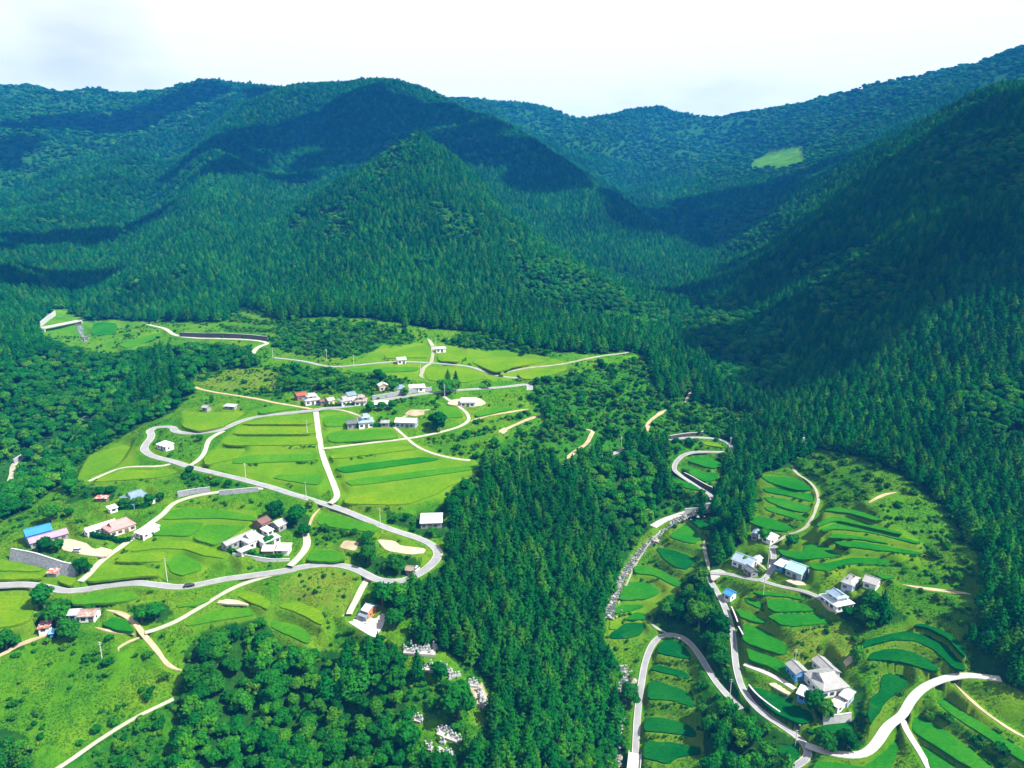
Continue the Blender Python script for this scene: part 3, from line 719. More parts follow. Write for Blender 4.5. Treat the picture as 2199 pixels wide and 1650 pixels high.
# ------------------------------------------------------------------ buildings: front eave line in pixels, depth, eave height, roof
# blocks: (x along the eave from its middle, y back from the eave, length, depth, eave height, roof kind, roof, wall)
BUILD = [
 dict(n='farmhouse', l='long farmhouse with pale pink hipped roof and white annex roof behind it', A=(235,1147), B=(293,1121), W=9.5, h=3.0, r='irimoya', rm='pink', wm='cream',
      ex=[(-5.5, 8.2, 13, 5.0, 2.7, 'gable', 'white_metal', 'white')]),
 dict(n='barn', l='blue barn with bright blue roof and mauve lean-to on the stone terrace', A=(56,1157), B=(113,1134), W=8.0, h=4.2, r='gable', rm='blue', wm='bluewall',
      ex=[(2.5, -5.2, 15, 6.4, 2.6, 'gable', 'mauve', 'greywall')]),
 dict(n='farmhouse', l='slate blue roofed farmhouse above the hedge behind the pink roof', A=(276,1082), B=(325,1062), W=10.5, h=3.4, r='irimoya', rm='slate', wm='white',
      ex=[(1.0, -2.6, 11, 3.4, 2.4, 'shed', 'blue_pale', 'white'), (-11.5, 1, 4, 4, 2.3, 'shed', 'white_metal', 'white')]),
 dict(n='garage', l='small white garage with white roof beside the pink roofed farmhouse', A=(286,1141), B=(306,1151), W=9.0, h=2.8, r='shed', rm='white_metal', wm='white'),
 dict(n='hut', l='white hut with flat pale roof inside the road bend', A=(334,953), B=(355,961), W=5.5, h=2.8, r='shed', rm='white_metal', wm='white'),
 dict(n='farmhouse', l='large grey roofed farmhouse inside the curved hedge among lower paddies', A=(533,1171), B=(570,1150), W=9.0, h=3.3, r='irimoya', rm='pale_tile', wm='white',
      ex=[(5.0, -4.2, 9, 4.4, 2.7, 'shed', 'pale_tile', 'white'), (-7.0, -3.6, 6, 4.2, 2.5, 'hip', 'pale_tile', 'cream')]),
 dict(n='storehouse', l='long narrow grey roofed storehouse behind the farmhouse with curved hedge', A=(487,1180), B=(549,1139), W=5.0, h=2.8, r='gable', rm='grey_tile', wm='greywall'),
 dict(n='storehouse', l='pale roofed storehouse facing the curved hedge', A=(560,1183), B=(588,1185), W=6.0, h=3.4, r='gable', rm='white_tile', wm='brownwall',
      ex=[(5.5, 2.0, 6, 6, 2.6, 'shed', 'white_metal', 'white')]),
 dict(n='house', l='small brown roofed house beside the dark trees above the grey farmhouse', A=(562,1129), B=(584,1115), W=6.5, h=3.0, r='gable', rm='brown', wm='brownwall'),
 dict(n='house', l='small house with pale metal roof between brown roof and dark trees', A=(598,1133), B=(618,1121), W=6.5, h=3.0, r='gable', rm='white_tile', wm='greywall',
      ex=[(-6.5, 0.5, 4, 5, 2.4, 'shed', 'white_metal', 'white')]),
 dict(n='workshop', l='flat white roofed workshop beside the road curve and forest', A=(901,1121), B=(950,1126), W=9.0, h=3.0, r='shed', rm='white_metal', wm='greywall'),
 dict(n='shed', l='small weathered brown shed on the inside of the road hairpin', A=(868,1223), B=(886,1229), W=4.6, h=2.4, r='gable', rm='brown_grey', wm='brownwall'),
 dict(n='hut', l='hut with orange brick gable and pale roof beside the concrete lot', A=(774,1309), B=(790,1317), W=6.0, h=3.4, r='gable', rm='white_blue', wm='brick',
      ex=[(0, -1.7, 4.5, 1.9, 2.0, 'shed', 'slate', 'greywall')]),
 dict(n='house', l='old house with rusty grey roof under the big lower left trees', A=(165,1326), B=(203,1323), W=6.0, h=2.8, r='gable', rm='rust_grey', wm='white',
      ex=[(-6.0, 1.5, 4, 5, 2.8, 'gable', 'white_tile', 'white')]),
 dict(n='shed', l='long shed with rust red roof at the left edge under trees', A=(78,1352), B=(107,1347), W=4.8, h=2.4, r='shed', rm='rust', wm='white'),
 dict(n='shed', l='tiny blue shed at the foot of the lower left trees', A=(103,1363), B=(115,1360), W=2.8, h=2.0, r='shed', rm='blue_pale', wm='bluewall'),
 dict(n='house', l='red brown roofed house at the left end of the hamlet row', A=(638,853), B=(661,847), W=6.5, h=3.0, r='gable', rm='redbrown', wm='brownwall'),
 dict(n='house', l='two tier pale grey tiled house in the hamlet row beside the red roof', A=(655,863), B=(689,857), W=8.5, h=3.0, r='skirt', rm='pale_tile', wm='white'),
 dict(n='shed', l='small dark red roofed shed between pale houses of the hamlet row', A=(687,864), B=(701,861), W=4.0, h=2.6, r='gable', rm='brown', wm='brownwall'),
 dict(n='storehouse', l='cream roofed storehouse in the middle of the hamlet row', A=(705,862), B=(720,858), W=5.0, h=3.2, r='gable', rm='cream_roof', wm='cream'),
 dict(n='house', l='grey tiled house with taller rear wing in the hamlet row', A=(733,864), B=(756,859), W=8.0, h=3.0, r='irimoya', rm='grey_tile', wm='white',
      ex=[(5.5, 4.0, 6, 7, 4.8, 'gable', 'slate', 'white')]),
 dict(n='house', l='low house with brownish hipped roof at the right end of the hamlet row', A=(760,863), B=(788,862), W=8.0, h=3.0, r='skirt', rm='rust_grey', wm='white'),
 dict(n='house', l='pale gabled house half hidden in trees above the hamlet row', A=(814,831), B=(836,828), W=7.0, h=3.2, r='gabley', rm='cream_roof', wm='cream'),
 dict(n='house', l='blue grey roofed house among trees above the hamlet road', A=(852,836), B=(871,835), W=7.5, h=3.8, r='irimoya', rm='slate', wm='white'),
 dict(n='schoolhouse', l='long low white building with a row of windows above the hamlet road', A=(879,834), B=(914,832), W=6.5, h=3.0, r='shed', rm='white_metal', wm='white'),
 dict(n='carport', l='wide white roofed carport below the hamlet road', A=(803,869), B=(834,868), W=6.0, h=2.6, r='shed', rm='white_metal', wm='greywall'),
 dict(n='farmhouse', l='two storey blue tiled farmhouse behind the straight hedge by the field road', A=(769,910), B=(804,906), W=10.5, h=3.3, r='skirt', rm='blue_tile', wm='white',
      ex=[(-8.0, 1.0, 6, 6, 3.0, 'gable', 'dark_tile', 'greywall')]),
 dict(n='shed', l='little grey roofed shed right of the blue tiled farmhouse', A=(816,909), B=(836,909), W=4.5, h=2.6, r='shed', rm='grey_tile', wm='greywall'),
 dict(n='barn', l='long pale barn with light roof right of the blue tiled farmhouse', A=(846,906), B=(893,910), W=7.5, h=3.2, r='gable', rm='white_tile', wm='bluegrey'),
 dict(n='workshop', l='white block workshop on bare ground by the curving field road', A=(988,863), B=(1022,865), W=8.0, h=3.2, r='shed', rm='white_metal', wm='white'),
 dict(n='pump_house', l='small white box building in the upper fields beside the gravel lane', A=(936,750), B=(959,748), W=5.5, h=3.0, r='flat', rm='white_metal', wm='white'),
 dict(n='hut', l='white hut on the upper road between green fields', A=(853,774), B=(873,772), W=5.5, h=3.2, r='gable', rm='white_metal', wm='white'),
 dict(n='hut', l='grey gabled hut at the edge of the field near the left wood', A=(431,876), B=(444,876), W=4.5, h=2.8, r='gable', rm='grey_tile', wm='greywall'),
 dict(n='shed', l='low dark open shed with flat roof beside the left field edge', A=(479,873), B=(503,873), W=4.0, h=2.2, r='shed', rm='white_blue', wm='greywall'),
 dict(n='house', l='slate gabled house against the dark cedars of the right terraces', A=(1611,1147), B=(1627,1149), W=6.0, h=3.4, r='gabley', rm='slate', wm='greywall'),
 dict(n='workshop', l='workshop with bright white roof at the bend of the right terrace road', A=(1634,1151), B=(1655,1161), W=6.5, h=2.8, r='shed', rm='white_metal', wm='white'),
 dict(n='farmhouse', l='grey tiled farmhouse with small gables beside tall cedars right of the stream', A=(1569,1204), B=(1612,1214), W=9.0, h=3.3, r='gable', rm='blue_tile', wm='white',
      ex=[(3.5, 5.0, 4, 6.5, 3.6, 'gabley', 'pale_tile', 'white')]),
 dict(n='storehouse', l='dark roofed storehouse below the grey farmhouse near the terrace road fork', A=(1594,1218), B=(1613,1231), W=4.6, h=2.6, r='gable', rm='dark_tile', wm='greywall'),
 dict(n='barn', l='wide barn with pale teal roof beside the terrace road', A=(1684,1223), B=(1723,1232), W=9.5, h=3.4, r='gable', rm='teal', wm='bluegrey',
      ex=[(-7.6, 1.0, 4.5, 8, 2.8, 'shed', 'white_blue', 'bluewall')]),
 dict(n='farmhouse', l='grey hipped farmhouse under the trees on the upper right terrace', A=(1804,1249), B=(1832,1259), W=9.5, h=3.2, r='irimoya', rm='grey_tile', wm='bluegrey'),
 dict(n='storehouse', l='grey gabled storehouse just right of the grey hipped farmhouse', A=(1851,1247), B=(1883,1259), W=7.0, h=3.0, r='gable', rm='grey_tile', wm='white'),
 dict(n='farmhouse', l='house with broad white lower roof and raised blue grey upper roof', A=(1758,1272), B=(1796,1309), W=9.5, h=2.9, r='skirt', rm='white_blue', wm='white', rm2='blue_tile'),
 dict(n='hut', l='little hut with bright blue roof and white walls by the lane', A=(1552,1275), B=(1570,1281), W=5.5, h=2.9, r='gable', rm='blue', wm='white'),
 dict(n='farmhouse', l='big grey tiled farmhouse with hipped gable roof on the lower right', A=(1765,1493), B=(1827,1468), W=12.0, h=3.4, r='irimoya', rm='grey_tile', wm='white',
      ex=[(-6.5, 10.5, 6, 7, 3.6, 'gabley', 'grey_tile', 'bluewall'), (5.5, 8.0, 6, 10, 3.2, 'gabley', 'grey_tile', 'white')]),  # blue of the left wing's walls is their shade put into the colour
 dict(n='shed', l='shed with patched white roof in front of the big lower right farmhouse', A=(1779,1506), B=(1800,1524), W=6.5, h=2.7, r='shed', rm='patched', wm='white'),
 dict(n='storehouse', l='grey metal roofed storehouse right of the patched white shed', A=(1800,1491), B=(1822,1506), W=6.0, h=3.0, r='shed', rm='pale_tile', wm='bluegrey'),
 dict(n='garage', l='white roofed garage left of the big lower right farmhouse above a paddy', A=(1709,1489), B=(1742,1502), W=5.5, h=2.9, r='shed', rm='white_metal', wm='bluewall'),
 dict(n='shed', l='low shed with red and white striped roof against the stone wall', A=(96,1232), B=(121,1232), W=4.0, h=1.9, r='shed', rm='rust', wm='greywall'),
 dict(n='shed', l='rusty roofed lean-to at the wood edge above the round garden', A=(201,1072), B=(228,1070), W=3.4, h=2.0, r='shed', rm='rust', wm='brownwall'),
]
for b in BUILD:
    A = hit([b['A']], b['h'])[0]; B = hit([b['B']], b['h'])[0]
    x = B[:2] - A[:2]; L = float(np.hypot(*x)); x = x / L
    y = np.array([-x[1], x[0]])
    mid = (A[:2] + B[:2]) / 2
    xs0, xs1, ys0, ys1 = -L / 2, L / 2, 0.0, b['W']
    for e in b.get('ex', []):
        xs0 = min(xs0, e[0] - e[2] / 2); xs1 = max(xs1, e[0] + e[2] / 2)
        ys0 = min(ys0, e[1]); ys1 = max(ys1, e[1] + e[3])
    rect = [mid + x * u + y * v for u, v in ((xs0 - 1, ys0 - 1), (xs1 + 1, ys0 - 1), (xs1 + 1, ys1 + 1), (xs0 - 1, ys1 + 1))]
    z = float((A[2] + B[2]) / 2 - b['h'])
    b.update(L=L, mid=mid, ax=x, rz=math.atan2(x[1], x[0]), z=z)
    add_level(rect, z, 4.0, 0.0)

# open yards, lots and beds: (surface, outline in pixels)
LOTS = [
 ('parking_lot','white',[(733,1327),(748,1305),(760,1298),(773,1312),(786,1322),(806,1330),(820,1316),(830,1321),(821,1349),(812,1359),(808,1369),(797,1367)], 'pale concrete lot'),
 ('bare_lot','sand',[(808,1158),(848,1162),(860,1172),(915,1178),(910,1188),(880,1191),(830,1183)], 'lot'),
 ('vegetable_bed','soil',[(728,1176),(740,1160),(772,1164),(763,1184)], 'bed'),
 ('bare_lot','sand',[(450,1293),(478,1286),(510,1289),(538,1299),(490,1297)], 'lot'),
 ('bare_lot','sand',[(135,1160),(150,1157),(205,1172),(245,1182),(225,1196),(180,1192),(130,1180)], 'yard'),
 ('bare_lot','gravelpale',[(1190,1002),(1222,990),(1232,1000),(1222,1008),(1194,1008)], 'turnout'),
 ('bare_lot','sand',[(960,868),(985,872),(1030,872),(1045,866),(1030,855),(990,856),(965,860)], 'yard'),
 ('vegetable_bed','soil',[(868,890),(880,880),(910,880),(912,890),(890,894)], 'bed'),
 ('bare_lot','sand',[(1686,1247),(1700,1244),(1725,1250),(1732,1257),(1712,1257)], 'bed'),
 ('bare_lot','gravelpale',[(1524,1226),(1545,1222),(1560,1228),(1548,1238),(1528,1248)], 'fork'),
 ('bare_lot','sand',[(1648,1468),(1668,1466),(1700,1488),(1690,1492)], 'bed'),
 ('bare_lot','sand',[(1810,1420),(1835,1400),(1848,1402),(1838,1418),(1818,1430)], 'bank'),
 ('bare_lot','white',[(588,1168),(608,1166),(617,1172),(608,1188),(600,1192)], 'yard'),
 ('bare_lot','sand',[(1775,1285),(1790,1300),(1800,1315),(1780,1310),(1762,1292)], 'yard'),
 ('bare_lot','sand',[(1070,925),(1085,918),(1092,924),(1080,932)], 'bare'),
]
lots = []
for name, surf, pxp, _ in LOTS:
    pp = chaikin(pxp, True, 1, 0.15)
    h0 = hit(pp)
    z = fit_plane(h0, 0.10)
    p = on_tilt(pp, z, 0.05)
    lots.append((name, surf, p[:, :2], z))
    add_level(p[:, :2], z, 3.0, 0.15)

# ------------------------------------------------------------------ plant cover, traced on the photograph
ZW, ZH = 1100, 825
ZONE = np.zeros((ZH, ZW), np.uint8)
GRASS, CEDAR, BROAD, SCRUB, ORCH, BARE, MEADOW, DRY, FIELD = range(9)
_zy, _zx = np.mgrid[0:ZH, 0:ZW]
def zone(code, poly):
    p = np.asarray(poly, float) / 2
    x0, y0 = np.maximum(p.min(0).astype(int), 0); x1, y1 = p.max(0).astype(int) + 1
    s = (slice(y0, min(y1, ZH)), slice(x0, min(x1, ZW)))
    m = in_poly(_zx[s] + 0.5, _zy[s] + 0.5, p)
    ZONE[s][m] = code
ZONE[:] = CEDAR
# open land of the left plateau
zone(GRASS, [(-10,1130),(60,1095),(110,1060),(150,1035),(165,985),(260,940),(300,910),(375,885),(385,850),(400,800),(480,795),(560,790),(540,745),(420,735),(300,748),(230,765),(160,740),(180,690),(260,688),(330,690),(420,692),(480,690),(520,660),(560,668),(600,692),(690,680),(800,685),(900,706),(1000,712),(1060,722),(1120,748),(1260,760),(1380,765),(1400,790),(1410,840),(1380,870),(1330,860),(1250,850),(1160,870),(1190,930),(1170,980),(1100,1000),(1040,1015),(1030,1060),(990,1110),(950,1140),(960,1200),(890,1255),(830,1275),(890,1330),(860,1390),(760,1400),(690,1400),(600,1385),(560,1330),(480,1345),(430,1365),(400,1410),(395,1460),(380,1500),(200,1600),(100,1660),(-10,1660)])
# wooded left valley
zone(BROAD, [(-10,780),(130,735),(210,765),(300,750),(420,738),(540,748),(560,785),(480,792),(425,800),(405,850),(372,882),(320,905),(270,938),(180,980),(150,1032),(105,1060),(60,1092),(-10,1130)])
zone(CEDAR, [(-10,560),(60,620),(130,700),(140,735),(60,770),(-10,800)])
zone(CEDAR, [(280,820),(330,760),(370,770),(380,840),(330,880),(290,870)])
zone(GRASS, [(75,716),(90,690),(112,664),(150,672),(190,690),(195,738),(150,742),(100,722)])
zone(GRASS, [(140,658),(153,655),(282,486),(272,484)])
zone(GRASS, [(160,905),(172,880),(195,900),(205,915),(185,925)])
zone(GRASS, [(90,965),(170,925),(165,940),(95,980)])
# scrubland and orchards
zone(SCRUB, [(1140,825),(1380,770),(1410,840),(1500,870),(1560,880),(1640,900),(1570,945),(1500,935),(1400,945),(1340,960),(1200,1005),(1080,1010),(1060,980),(1170,960),(1190,900),(1140,870)])
zone(ORCH, [(900,955),(1010,910),(1130,885),(1160,900),(1100,935),(1000,985),(940,970)])
zone(SCRUB, [(1010,985),(1100,935),(1190,900),(1270,960),(1190,1000),(1080,1010),(1040,1000)])
zone(SCRUB, [(560,790),(620,785),(760,800),(900,803),(860,825),(800,850),(700,845),(620,840),(600,860),(480,840),(420,820),(430,800)])
zone(SCRUB, [(600,692),(700,690),(820,700),(900,735),(820,750),(740,770),(640,765),(580,745),(590,720),(560,700)])
zone(ORCH, [(480,690),(520,660),(600,695),(600,740),(480,735)])
zone(DRY, [(500,790),(560,790),(600,800),(590,840),(470,840),(430,825)])
zone(SCRUB, [(1000,712),(1120,748),(1200,762),(1180,775),(1110,762),(1010,755),(950,735)])
zone(SCRUB, [(400,1010),(500,1030),(560,1048),(480,1050),(420,1050),(390,1030)])
zone(BROAD, [(150,1045),(250,1045),(240,1075),(190,1070),(140,1085)])
zone(BROAD, [(600,1100),(640,1090),(668,1110),(662,1150),(640,1150),(610,1135)])
zone(SCRUB, [(690,1130),(800,1150),(805,1175),(800,1230),(760,1215),(745,1180),(700,1160)])
zone(BROAD, [(760,1200),(860,1190),(905,1200),(895,1225),(860,1240),(820,1245),(785,1225)])
zone(BROAD, [(830,1095),(900,1110),(960,1130),(950,1160),(930,1160),(880,1140),(830,1120)])
zone(BROAD, [(940,1010),(1030,1020),(1030,1060),(990,1110),(940,1105),(960,1070)])
zone(DRY, [(600,1245),(640,1228),(720,1222),(770,1240),(755,1290),(740,1325),(720,1330),(700,1300),(650,1285),(595,1285)])
zone(SCRUB, [(740,1340),(800,1372),(860,1385),(855,1400),(760,1400),(720,1380)])
zone(BROAD, [(800,1265),(880,1260),(890,1300),(870,1330),(830,1315),(810,1295)])
# lower left wood and meadow
zone(MEADOW, [(-10,1370),(110,1370),(200,1350),(300,1370),(350,1440),(390,1460),(375,1500),(200,1600),(100,1660),(-10,1660)])
zone(SCRUB, [(100,1660),(210,1600),(375,1505),(390,1560),(380,1660)])
zone(BROAD, [(375,1505),(400,1440),(395,1400),(440,1355),(490,1340),(570,1335),(600,1385),(690,1405),(760,1405),(860,1395),(870,1450),(860,1500),(890,1560),(910,1660),(370,1660)])
zone(BROAD, [(70,1290),(130,1285),(215,1305),(210,1325),(160,1318),(150,1370),(115,1375),(75,1345)])
zone(BROAD, [(-10,1380),(40,1365),(50,1395),(-10,1410)])
zone(BROAD, [(275,1300),(350,1290),(372,1320),(350,1340),(300,1335)])
zone(CEDAR, [(-10,1560),(60,1580),(80,1660),(-10,1660)])
# grave terraces
zone(SCRUB, [(862,1380),(930,1378),(1000,1430),(1050,1460),(1052,1540),(1000,1632),(930,1640),(890,1620),(875,1500)])
zone(GRASS, [(860,1385),(930,1380),(990,1430),(1000,1460),(960,1480),(880,1450)])
zone(GRASS, [(985,1480),(1020,1470),(1050,1480),(1050,1560),(1010,1560)])
zone(GRASS, [(880,1520),(915,1530),(990,1575),(985,1610),(945,1625),(900,1600)])
zone(BARE, [(1005,1470),(1035,1470),(1048,1520),(1025,1525)])
# between stream and right terraces
zone(SCRUB, [(1390,1130),(1440,1110),(1530,1080),(1560,1060),(1555,1010),(1570,965),(1520,935),(1440,945),(1420,1010),(1440,1060),(1420,1100)])
zone(GRASS, [(1290,1330),(1320,1240),(1390,1140),(1450,1112),(1530,1110),(1525,1150),(1510,1200),(1480,1240),(1450,1275),(1400,1320),(1395,1340),(1430,1360),(1500,1400),(1510,1500),(1515,1660),(1350,1660),(1340,1560),(1335,1440),(1305,1400)])
zone(CEDAR, [(1560,960),(1640,900),(1700,950),(1700,1000),(1640,1012),(1625,1050),(1605,1110),(1600,1140),(1565,1195),(1540,1215),(1535,1150),(1550,1112),(1574,1080)])
zone(GRASS, [(1630,1015),(1700,1000),(1760,960),(1850,985),(1960,1040),(2040,1100),(2100,1200),(2120,1280),(2080,1340),(2085,1440),(2160,1470),(2210,1490),(2210,1660),(1720,1660),(1720,1600),(1590,1500),(1570,1400),(1560,1300),(1525,1240),(1560,1200),(1605,1150)])
zone(ORCH, [(1700,1000),(1760,960),(1850,990),(1960,1045),(2030,1100),(2080,1180),(2090,1240),(2085,1280),(2000,1190),(1940,1140),(1830,1100),(1765,1090),(1765,1050),(1740,1025)])
zone(ORCH, [(1930,1210),(2085,1250),(2110,1300),(2075,1340),(1990,1345),(1940,1290)])
zone(DRY, [(1700,1360),(1800,1345),(1830,1360),(1835,1400),(1790,1430),(1740,1440),(1700,1420)])
zone(BROAD, [(1840,1290),(1870,1270),(1920,1300),(1950,1330),(1900,1345),(1850,1360),(1815,1335),(1790,1315)])
zone(BROAD, [(1440,1280),(1490,1245),(1530,1265),(1555,1310),(1565,1400),(1590,1450),(1575,1480),(1520,1400),(1450,1350),(1405,1335)])
zone(SCRUB, [(1490,1400),(1520,1440),(1575,1510),(1590,1530),(1500,1500)])
zone(BROAD, [(1510,1500),(1590,1530),(1650,1555),(1715,1592),(1655,1612),(1665,1645),(1660,1660),(1515,1660)])
zone(BROAD, [(1735,1585),(1790,1585),(1850,1580),(1860,1600),(1840,1615),(1780,1612)])
zone(BROAD, [(1745,1500),(1775,1510),(1800,1530),(1790,1548),(1750,1535)])
zone(BROAD, [(1832,1470),(1858,1480),(1860,1560),(1870,1590),(1845,1575),(1835,1540),(1825,1500)])
zone(SCRUB, [(1985,1500),(2210,1640),(2210,1660),(2150,1660),(2050,1570),(1970,1510)])
zone(BROAD, [(1690,1155),(1720,1150),(1725,1175),(1700,1180),(1680,1172)])
# broadleaf stands on the mountains
for poly in ([(1960,310),(2199,280),(2210,450),(2060,410),(1990,380)], [(1500,470),(1650,440),(1700,500),(1600,560),(1540,540)],
             [(1080,560),(1200,560),(1380,650),(1440,690),(1400,720),(1250,690),(1120,640)], [(1440,690),(1560,640),(1680,720),(1700,800),(1640,870),(1540,830),(1480,740)],
             [(930,200),(1250,255),(1540,250),(1900,160),(2210,90),(2210,180),(2050,195),(1850,300),(1720,380),(1500,390),(1250,330),(1000,235)],
             [(-10,170),(200,200),(420,165),(520,200),(430,260),(200,330),(-10,420)], [(940,450),(1020,460),(1030,520),(960,520)], [(690,450),(740,440),(760,520),(690,530)],
             [(1750,560),(1880,540),(1950,620),(1830,720),(1730,660)], [(2050,860),(2199,820),(2199,960),(2080,960)], [(840,290),(900,300),(880,360),(800,400)]):
    zone(BROAD, poly)
# tended grass between the strips of rice
for poly in ([(440,985),(520,905),(676,884),(690,965),(705,1015),(715,1050),(690,1065),(600,1045),(560,1030),(430,1000)], [(682,884),(760,885),(840,915),(880,945),(1010,990),(1050,1003),(1000,1030),(950,1070),(870,1090),(735,1088),(700,980)],
             [(180,1248),(240,1190),(290,1155),(345,1112),(370,1088),(552,1098),(550,1128),(490,1195),(440,1225),(380,1242),(300,1245)], [(820,745),(925,735),(1000,748),(1180,765),(1240,788),(1120,815),(1060,820),(910,820),(740,803),(740,788)],
             [(-10,1200),(100,1222),(160,1240),(150,1262),(-10,1252)], [(-10,1262),(75,1265),(80,1320),(60,1345),(-10,1365)], [(390,885),(530,880),(660,872),(560,892),(480,920),(390,928)], [(160,1036),(195,972),(290,952),(300,1000),(380,1005),(350,1030)],
             [(1300,1330),(1330,1240),(1400,1215),(1470,1250),(1420,1290),(1390,1340),(1310,1380)], [(1630,1018),(1740,1030),(1755,1060),(1735,1120),(1640,1100)], [(1665,1175),(1790,1110),(1900,1115),(1985,1168),(1985,1192),(1925,1216),(1780,1230),(1720,1210)]):
    zone(FIELD, poly)
zone(MEADOW, [(1600,362),(1655,322),(1720,312),(1730,345),(1690,362)])

def zone_at(p, fray=9.0):
    q, dep = to_px(p)
    x, y = p[:, 0], p[:, 1]
    q = q + fray * np.stack([fbm(x / 9, y / 9, 91, 3), .7 * fbm(x / 9, y / 9, 95, 3)], 1)
    j = np.clip(q[:, 0] / 2, 0, ZW - 1).astype(int); i = np.clip(q[:, 1] / 2, 0, ZH - 1).astype(int)
    return ZONE[i, j]

# ------------------------------------------------------------------ the land as one sheet
az = np.concatenate([np.linspace(-100, -44, 40, endpoint=False), np.linspace(-44, 44, 880), np.linspace(44, 100, 41)[1:]])
rr = np.concatenate([np.linspace(15, 150, 26, endpoint=False), np.arange(150, 470, 0.95), np.arange(470, 760, 1.7), np.geomspace(760, 4300, 170)])
TH, RR = np.meshgrid(np.radians(az), rr)
GX, GY = (RR * np.sin(TH)).ravel(), (RR * np.cos(TH)).ravel()
GZ, BANK, DMIN = ground(GX, GY, True)
nr, na = len(rr), len(az)
# lumps and tussocks on untended ground
zc = zone_at(np.stack([GX, GY, GZ], 1))
px_, dep_ = to_px(np.stack([GX, GY, GZ], 1))
on_feat = np.abs(GZ - H(GX, GY))
rough = np.where((zc == CEDAR) | (zc == BROAD), 0.3, 0.22)
GZ = GZ + rough * fbm(GX / 3.1, GY / 3.1, 21, 3) * (on_feat < 0.02)
me = bpy.data.meshes.new('terrain')
me.vertices.add(nr * na)
me.vertices.foreach_set('co', np.stack([GX, GY, GZ], 1).astype(np.float32).ravel())
ii, jj = np.meshgrid(np.arange(nr - 1), np.arange(na - 1), indexing='ij')
q = np.stack([ii * na + jj, ii * na + jj + 1, (ii + 1) * na + jj + 1, (ii + 1) * na + jj], -1).reshape(-1, 4)[:, ::-1]
me.loops.add(q.size)
me.loops.foreach_set('vertex_index', q.astype(np.int32).ravel())
me.polygons.add(len(q))
me.polygons.foreach_set('loop_start', np.arange(0, q.size, 4, dtype=np.int32))
me.polygons.foreach_set('use_smooth', np.ones(len(q), bool))
me.update(calc_edges=True)
cov = np.zeros((nr * na, 4), np.float32)
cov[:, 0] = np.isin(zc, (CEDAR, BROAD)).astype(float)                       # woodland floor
cov[:, 1] = np.clip(BANK * 0.75 * np.where(px_[:, 0] > 1300, 1.0, 0.8) + np.where(zc == DRY, 1.0, 0) + np.where(zc == ORCH, 0.06, 0), 0, 1) * np.where(zc == FIELD, np.where(px_[:, 0] > 1300, .55, .32), 1)   # dry bank grass
cov[:, 2] = np.where(zc == BARE, 1, 0)
cov[:, 3] = np.where(zc == SCRUB, 1, np.where(zc == ORCH, .3, 0))
fld = (zc == FIELD).astype(np.float32)
a = me.color_attributes.new('cover', 'FLOAT_COLOR', 'POINT')
a.data.foreach_set('color', cov.ravel())

a2 = me.attributes.new('field', 'FLOAT', 'POINT')
a2.data.foreach_set('value', fld)
t = NT('ground_cover')
at = t.node('ShaderNodeVertexColor', layer_name='cover')
sep = t.node('ShaderNodeSeparateColor')
t.link(at.outputs['Color'], sep.inputs[0])
n1, n2, n3 = t.noise(0.045, 4, 0.6), t.noise(0.35, 5, 0.65), t.noise(1.7, 5, 0.7)
grass = t.ramp(n1, [(0.28, (0.026, 0.118, 0.003)), (0.5, (0.050, 0.148, 0.003)), (0.72, (0.098, 0.172, 0.005))])
grass = t.mix(1.0, grass, t.ramp(n3, [(0.25, (0.45, 0.55, 0.5)), (0.75, (1.35, 1.28, 1.3))]), 'MULTIPLY')
grass = t.mix(t.ramp(n2, [(0.52, (0, 0, 0)), (0.68, (0.7, 0.7, 0.7))]), grass, (0.010, 0.066, 0.004))
fa = t.node('ShaderNodeAttribute', attribute_name='field')
fgrass = t.ramp(n1, [(0.3, (0.046, 0.140, 0.002)), (0.5, (0.068, 0.160, 0.003)), (0.7, (0.108, 0.178, 0.006))])
fgrass = t.mix(1.0, fgrass, t.ramp(n3, [(0.25, (0.62, 0.66, 0.6)), (0.75, (1.25, 1.2, 1.2))]), 'MULTIPLY')
grass = t.mix(fa.outputs['Fac'], grass, fgrass)
scrub = t.mix(t.ramp(n2, [(0.4, (0, 0, 0)), (0.62, (1, 1, 1))]), (0.009, 0.072, 0.004), (0.030, 0.115, 0.004))
col = t.mix(at.outputs['Alpha'], grass, scrub)
dryc = t.ramp(n3, [(0.25, (0.042, 0.110, 0.004)), (0.5, (0.082, 0.138, 0.008)), (0.75, (0.18, 0.165, 0.038))])
drym = t.math('MULTIPLY', sep.outputs[1], t.ramp(n2, [(0.36, (0.15, 0.15, 0.15)), (0.58, (1, 1, 1))]))
col = t.mix(drym, col, dryc)
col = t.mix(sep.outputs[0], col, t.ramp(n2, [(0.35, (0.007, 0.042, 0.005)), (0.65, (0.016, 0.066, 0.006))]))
col = t.mix(sep.outputs[2], col, t.ramp(n3, [(0.3, (0.16, 0.13, 0.09)), (0.7, (0.33, 0.27, 0.20))]))
M['ground'] = t.done(t.principled(col, 0.95, 0.0, t.bump(t.noise(2.4, 5, 0.7), 0.9, 0.5)))
me.materials.append(M['ground'])
terrain = bpy.data.objects.new('terrain', me)
COL.objects.link(terrain)
tag(terrain, 'green terraced valley floor rising into steep wooded mountains', kind='structure')

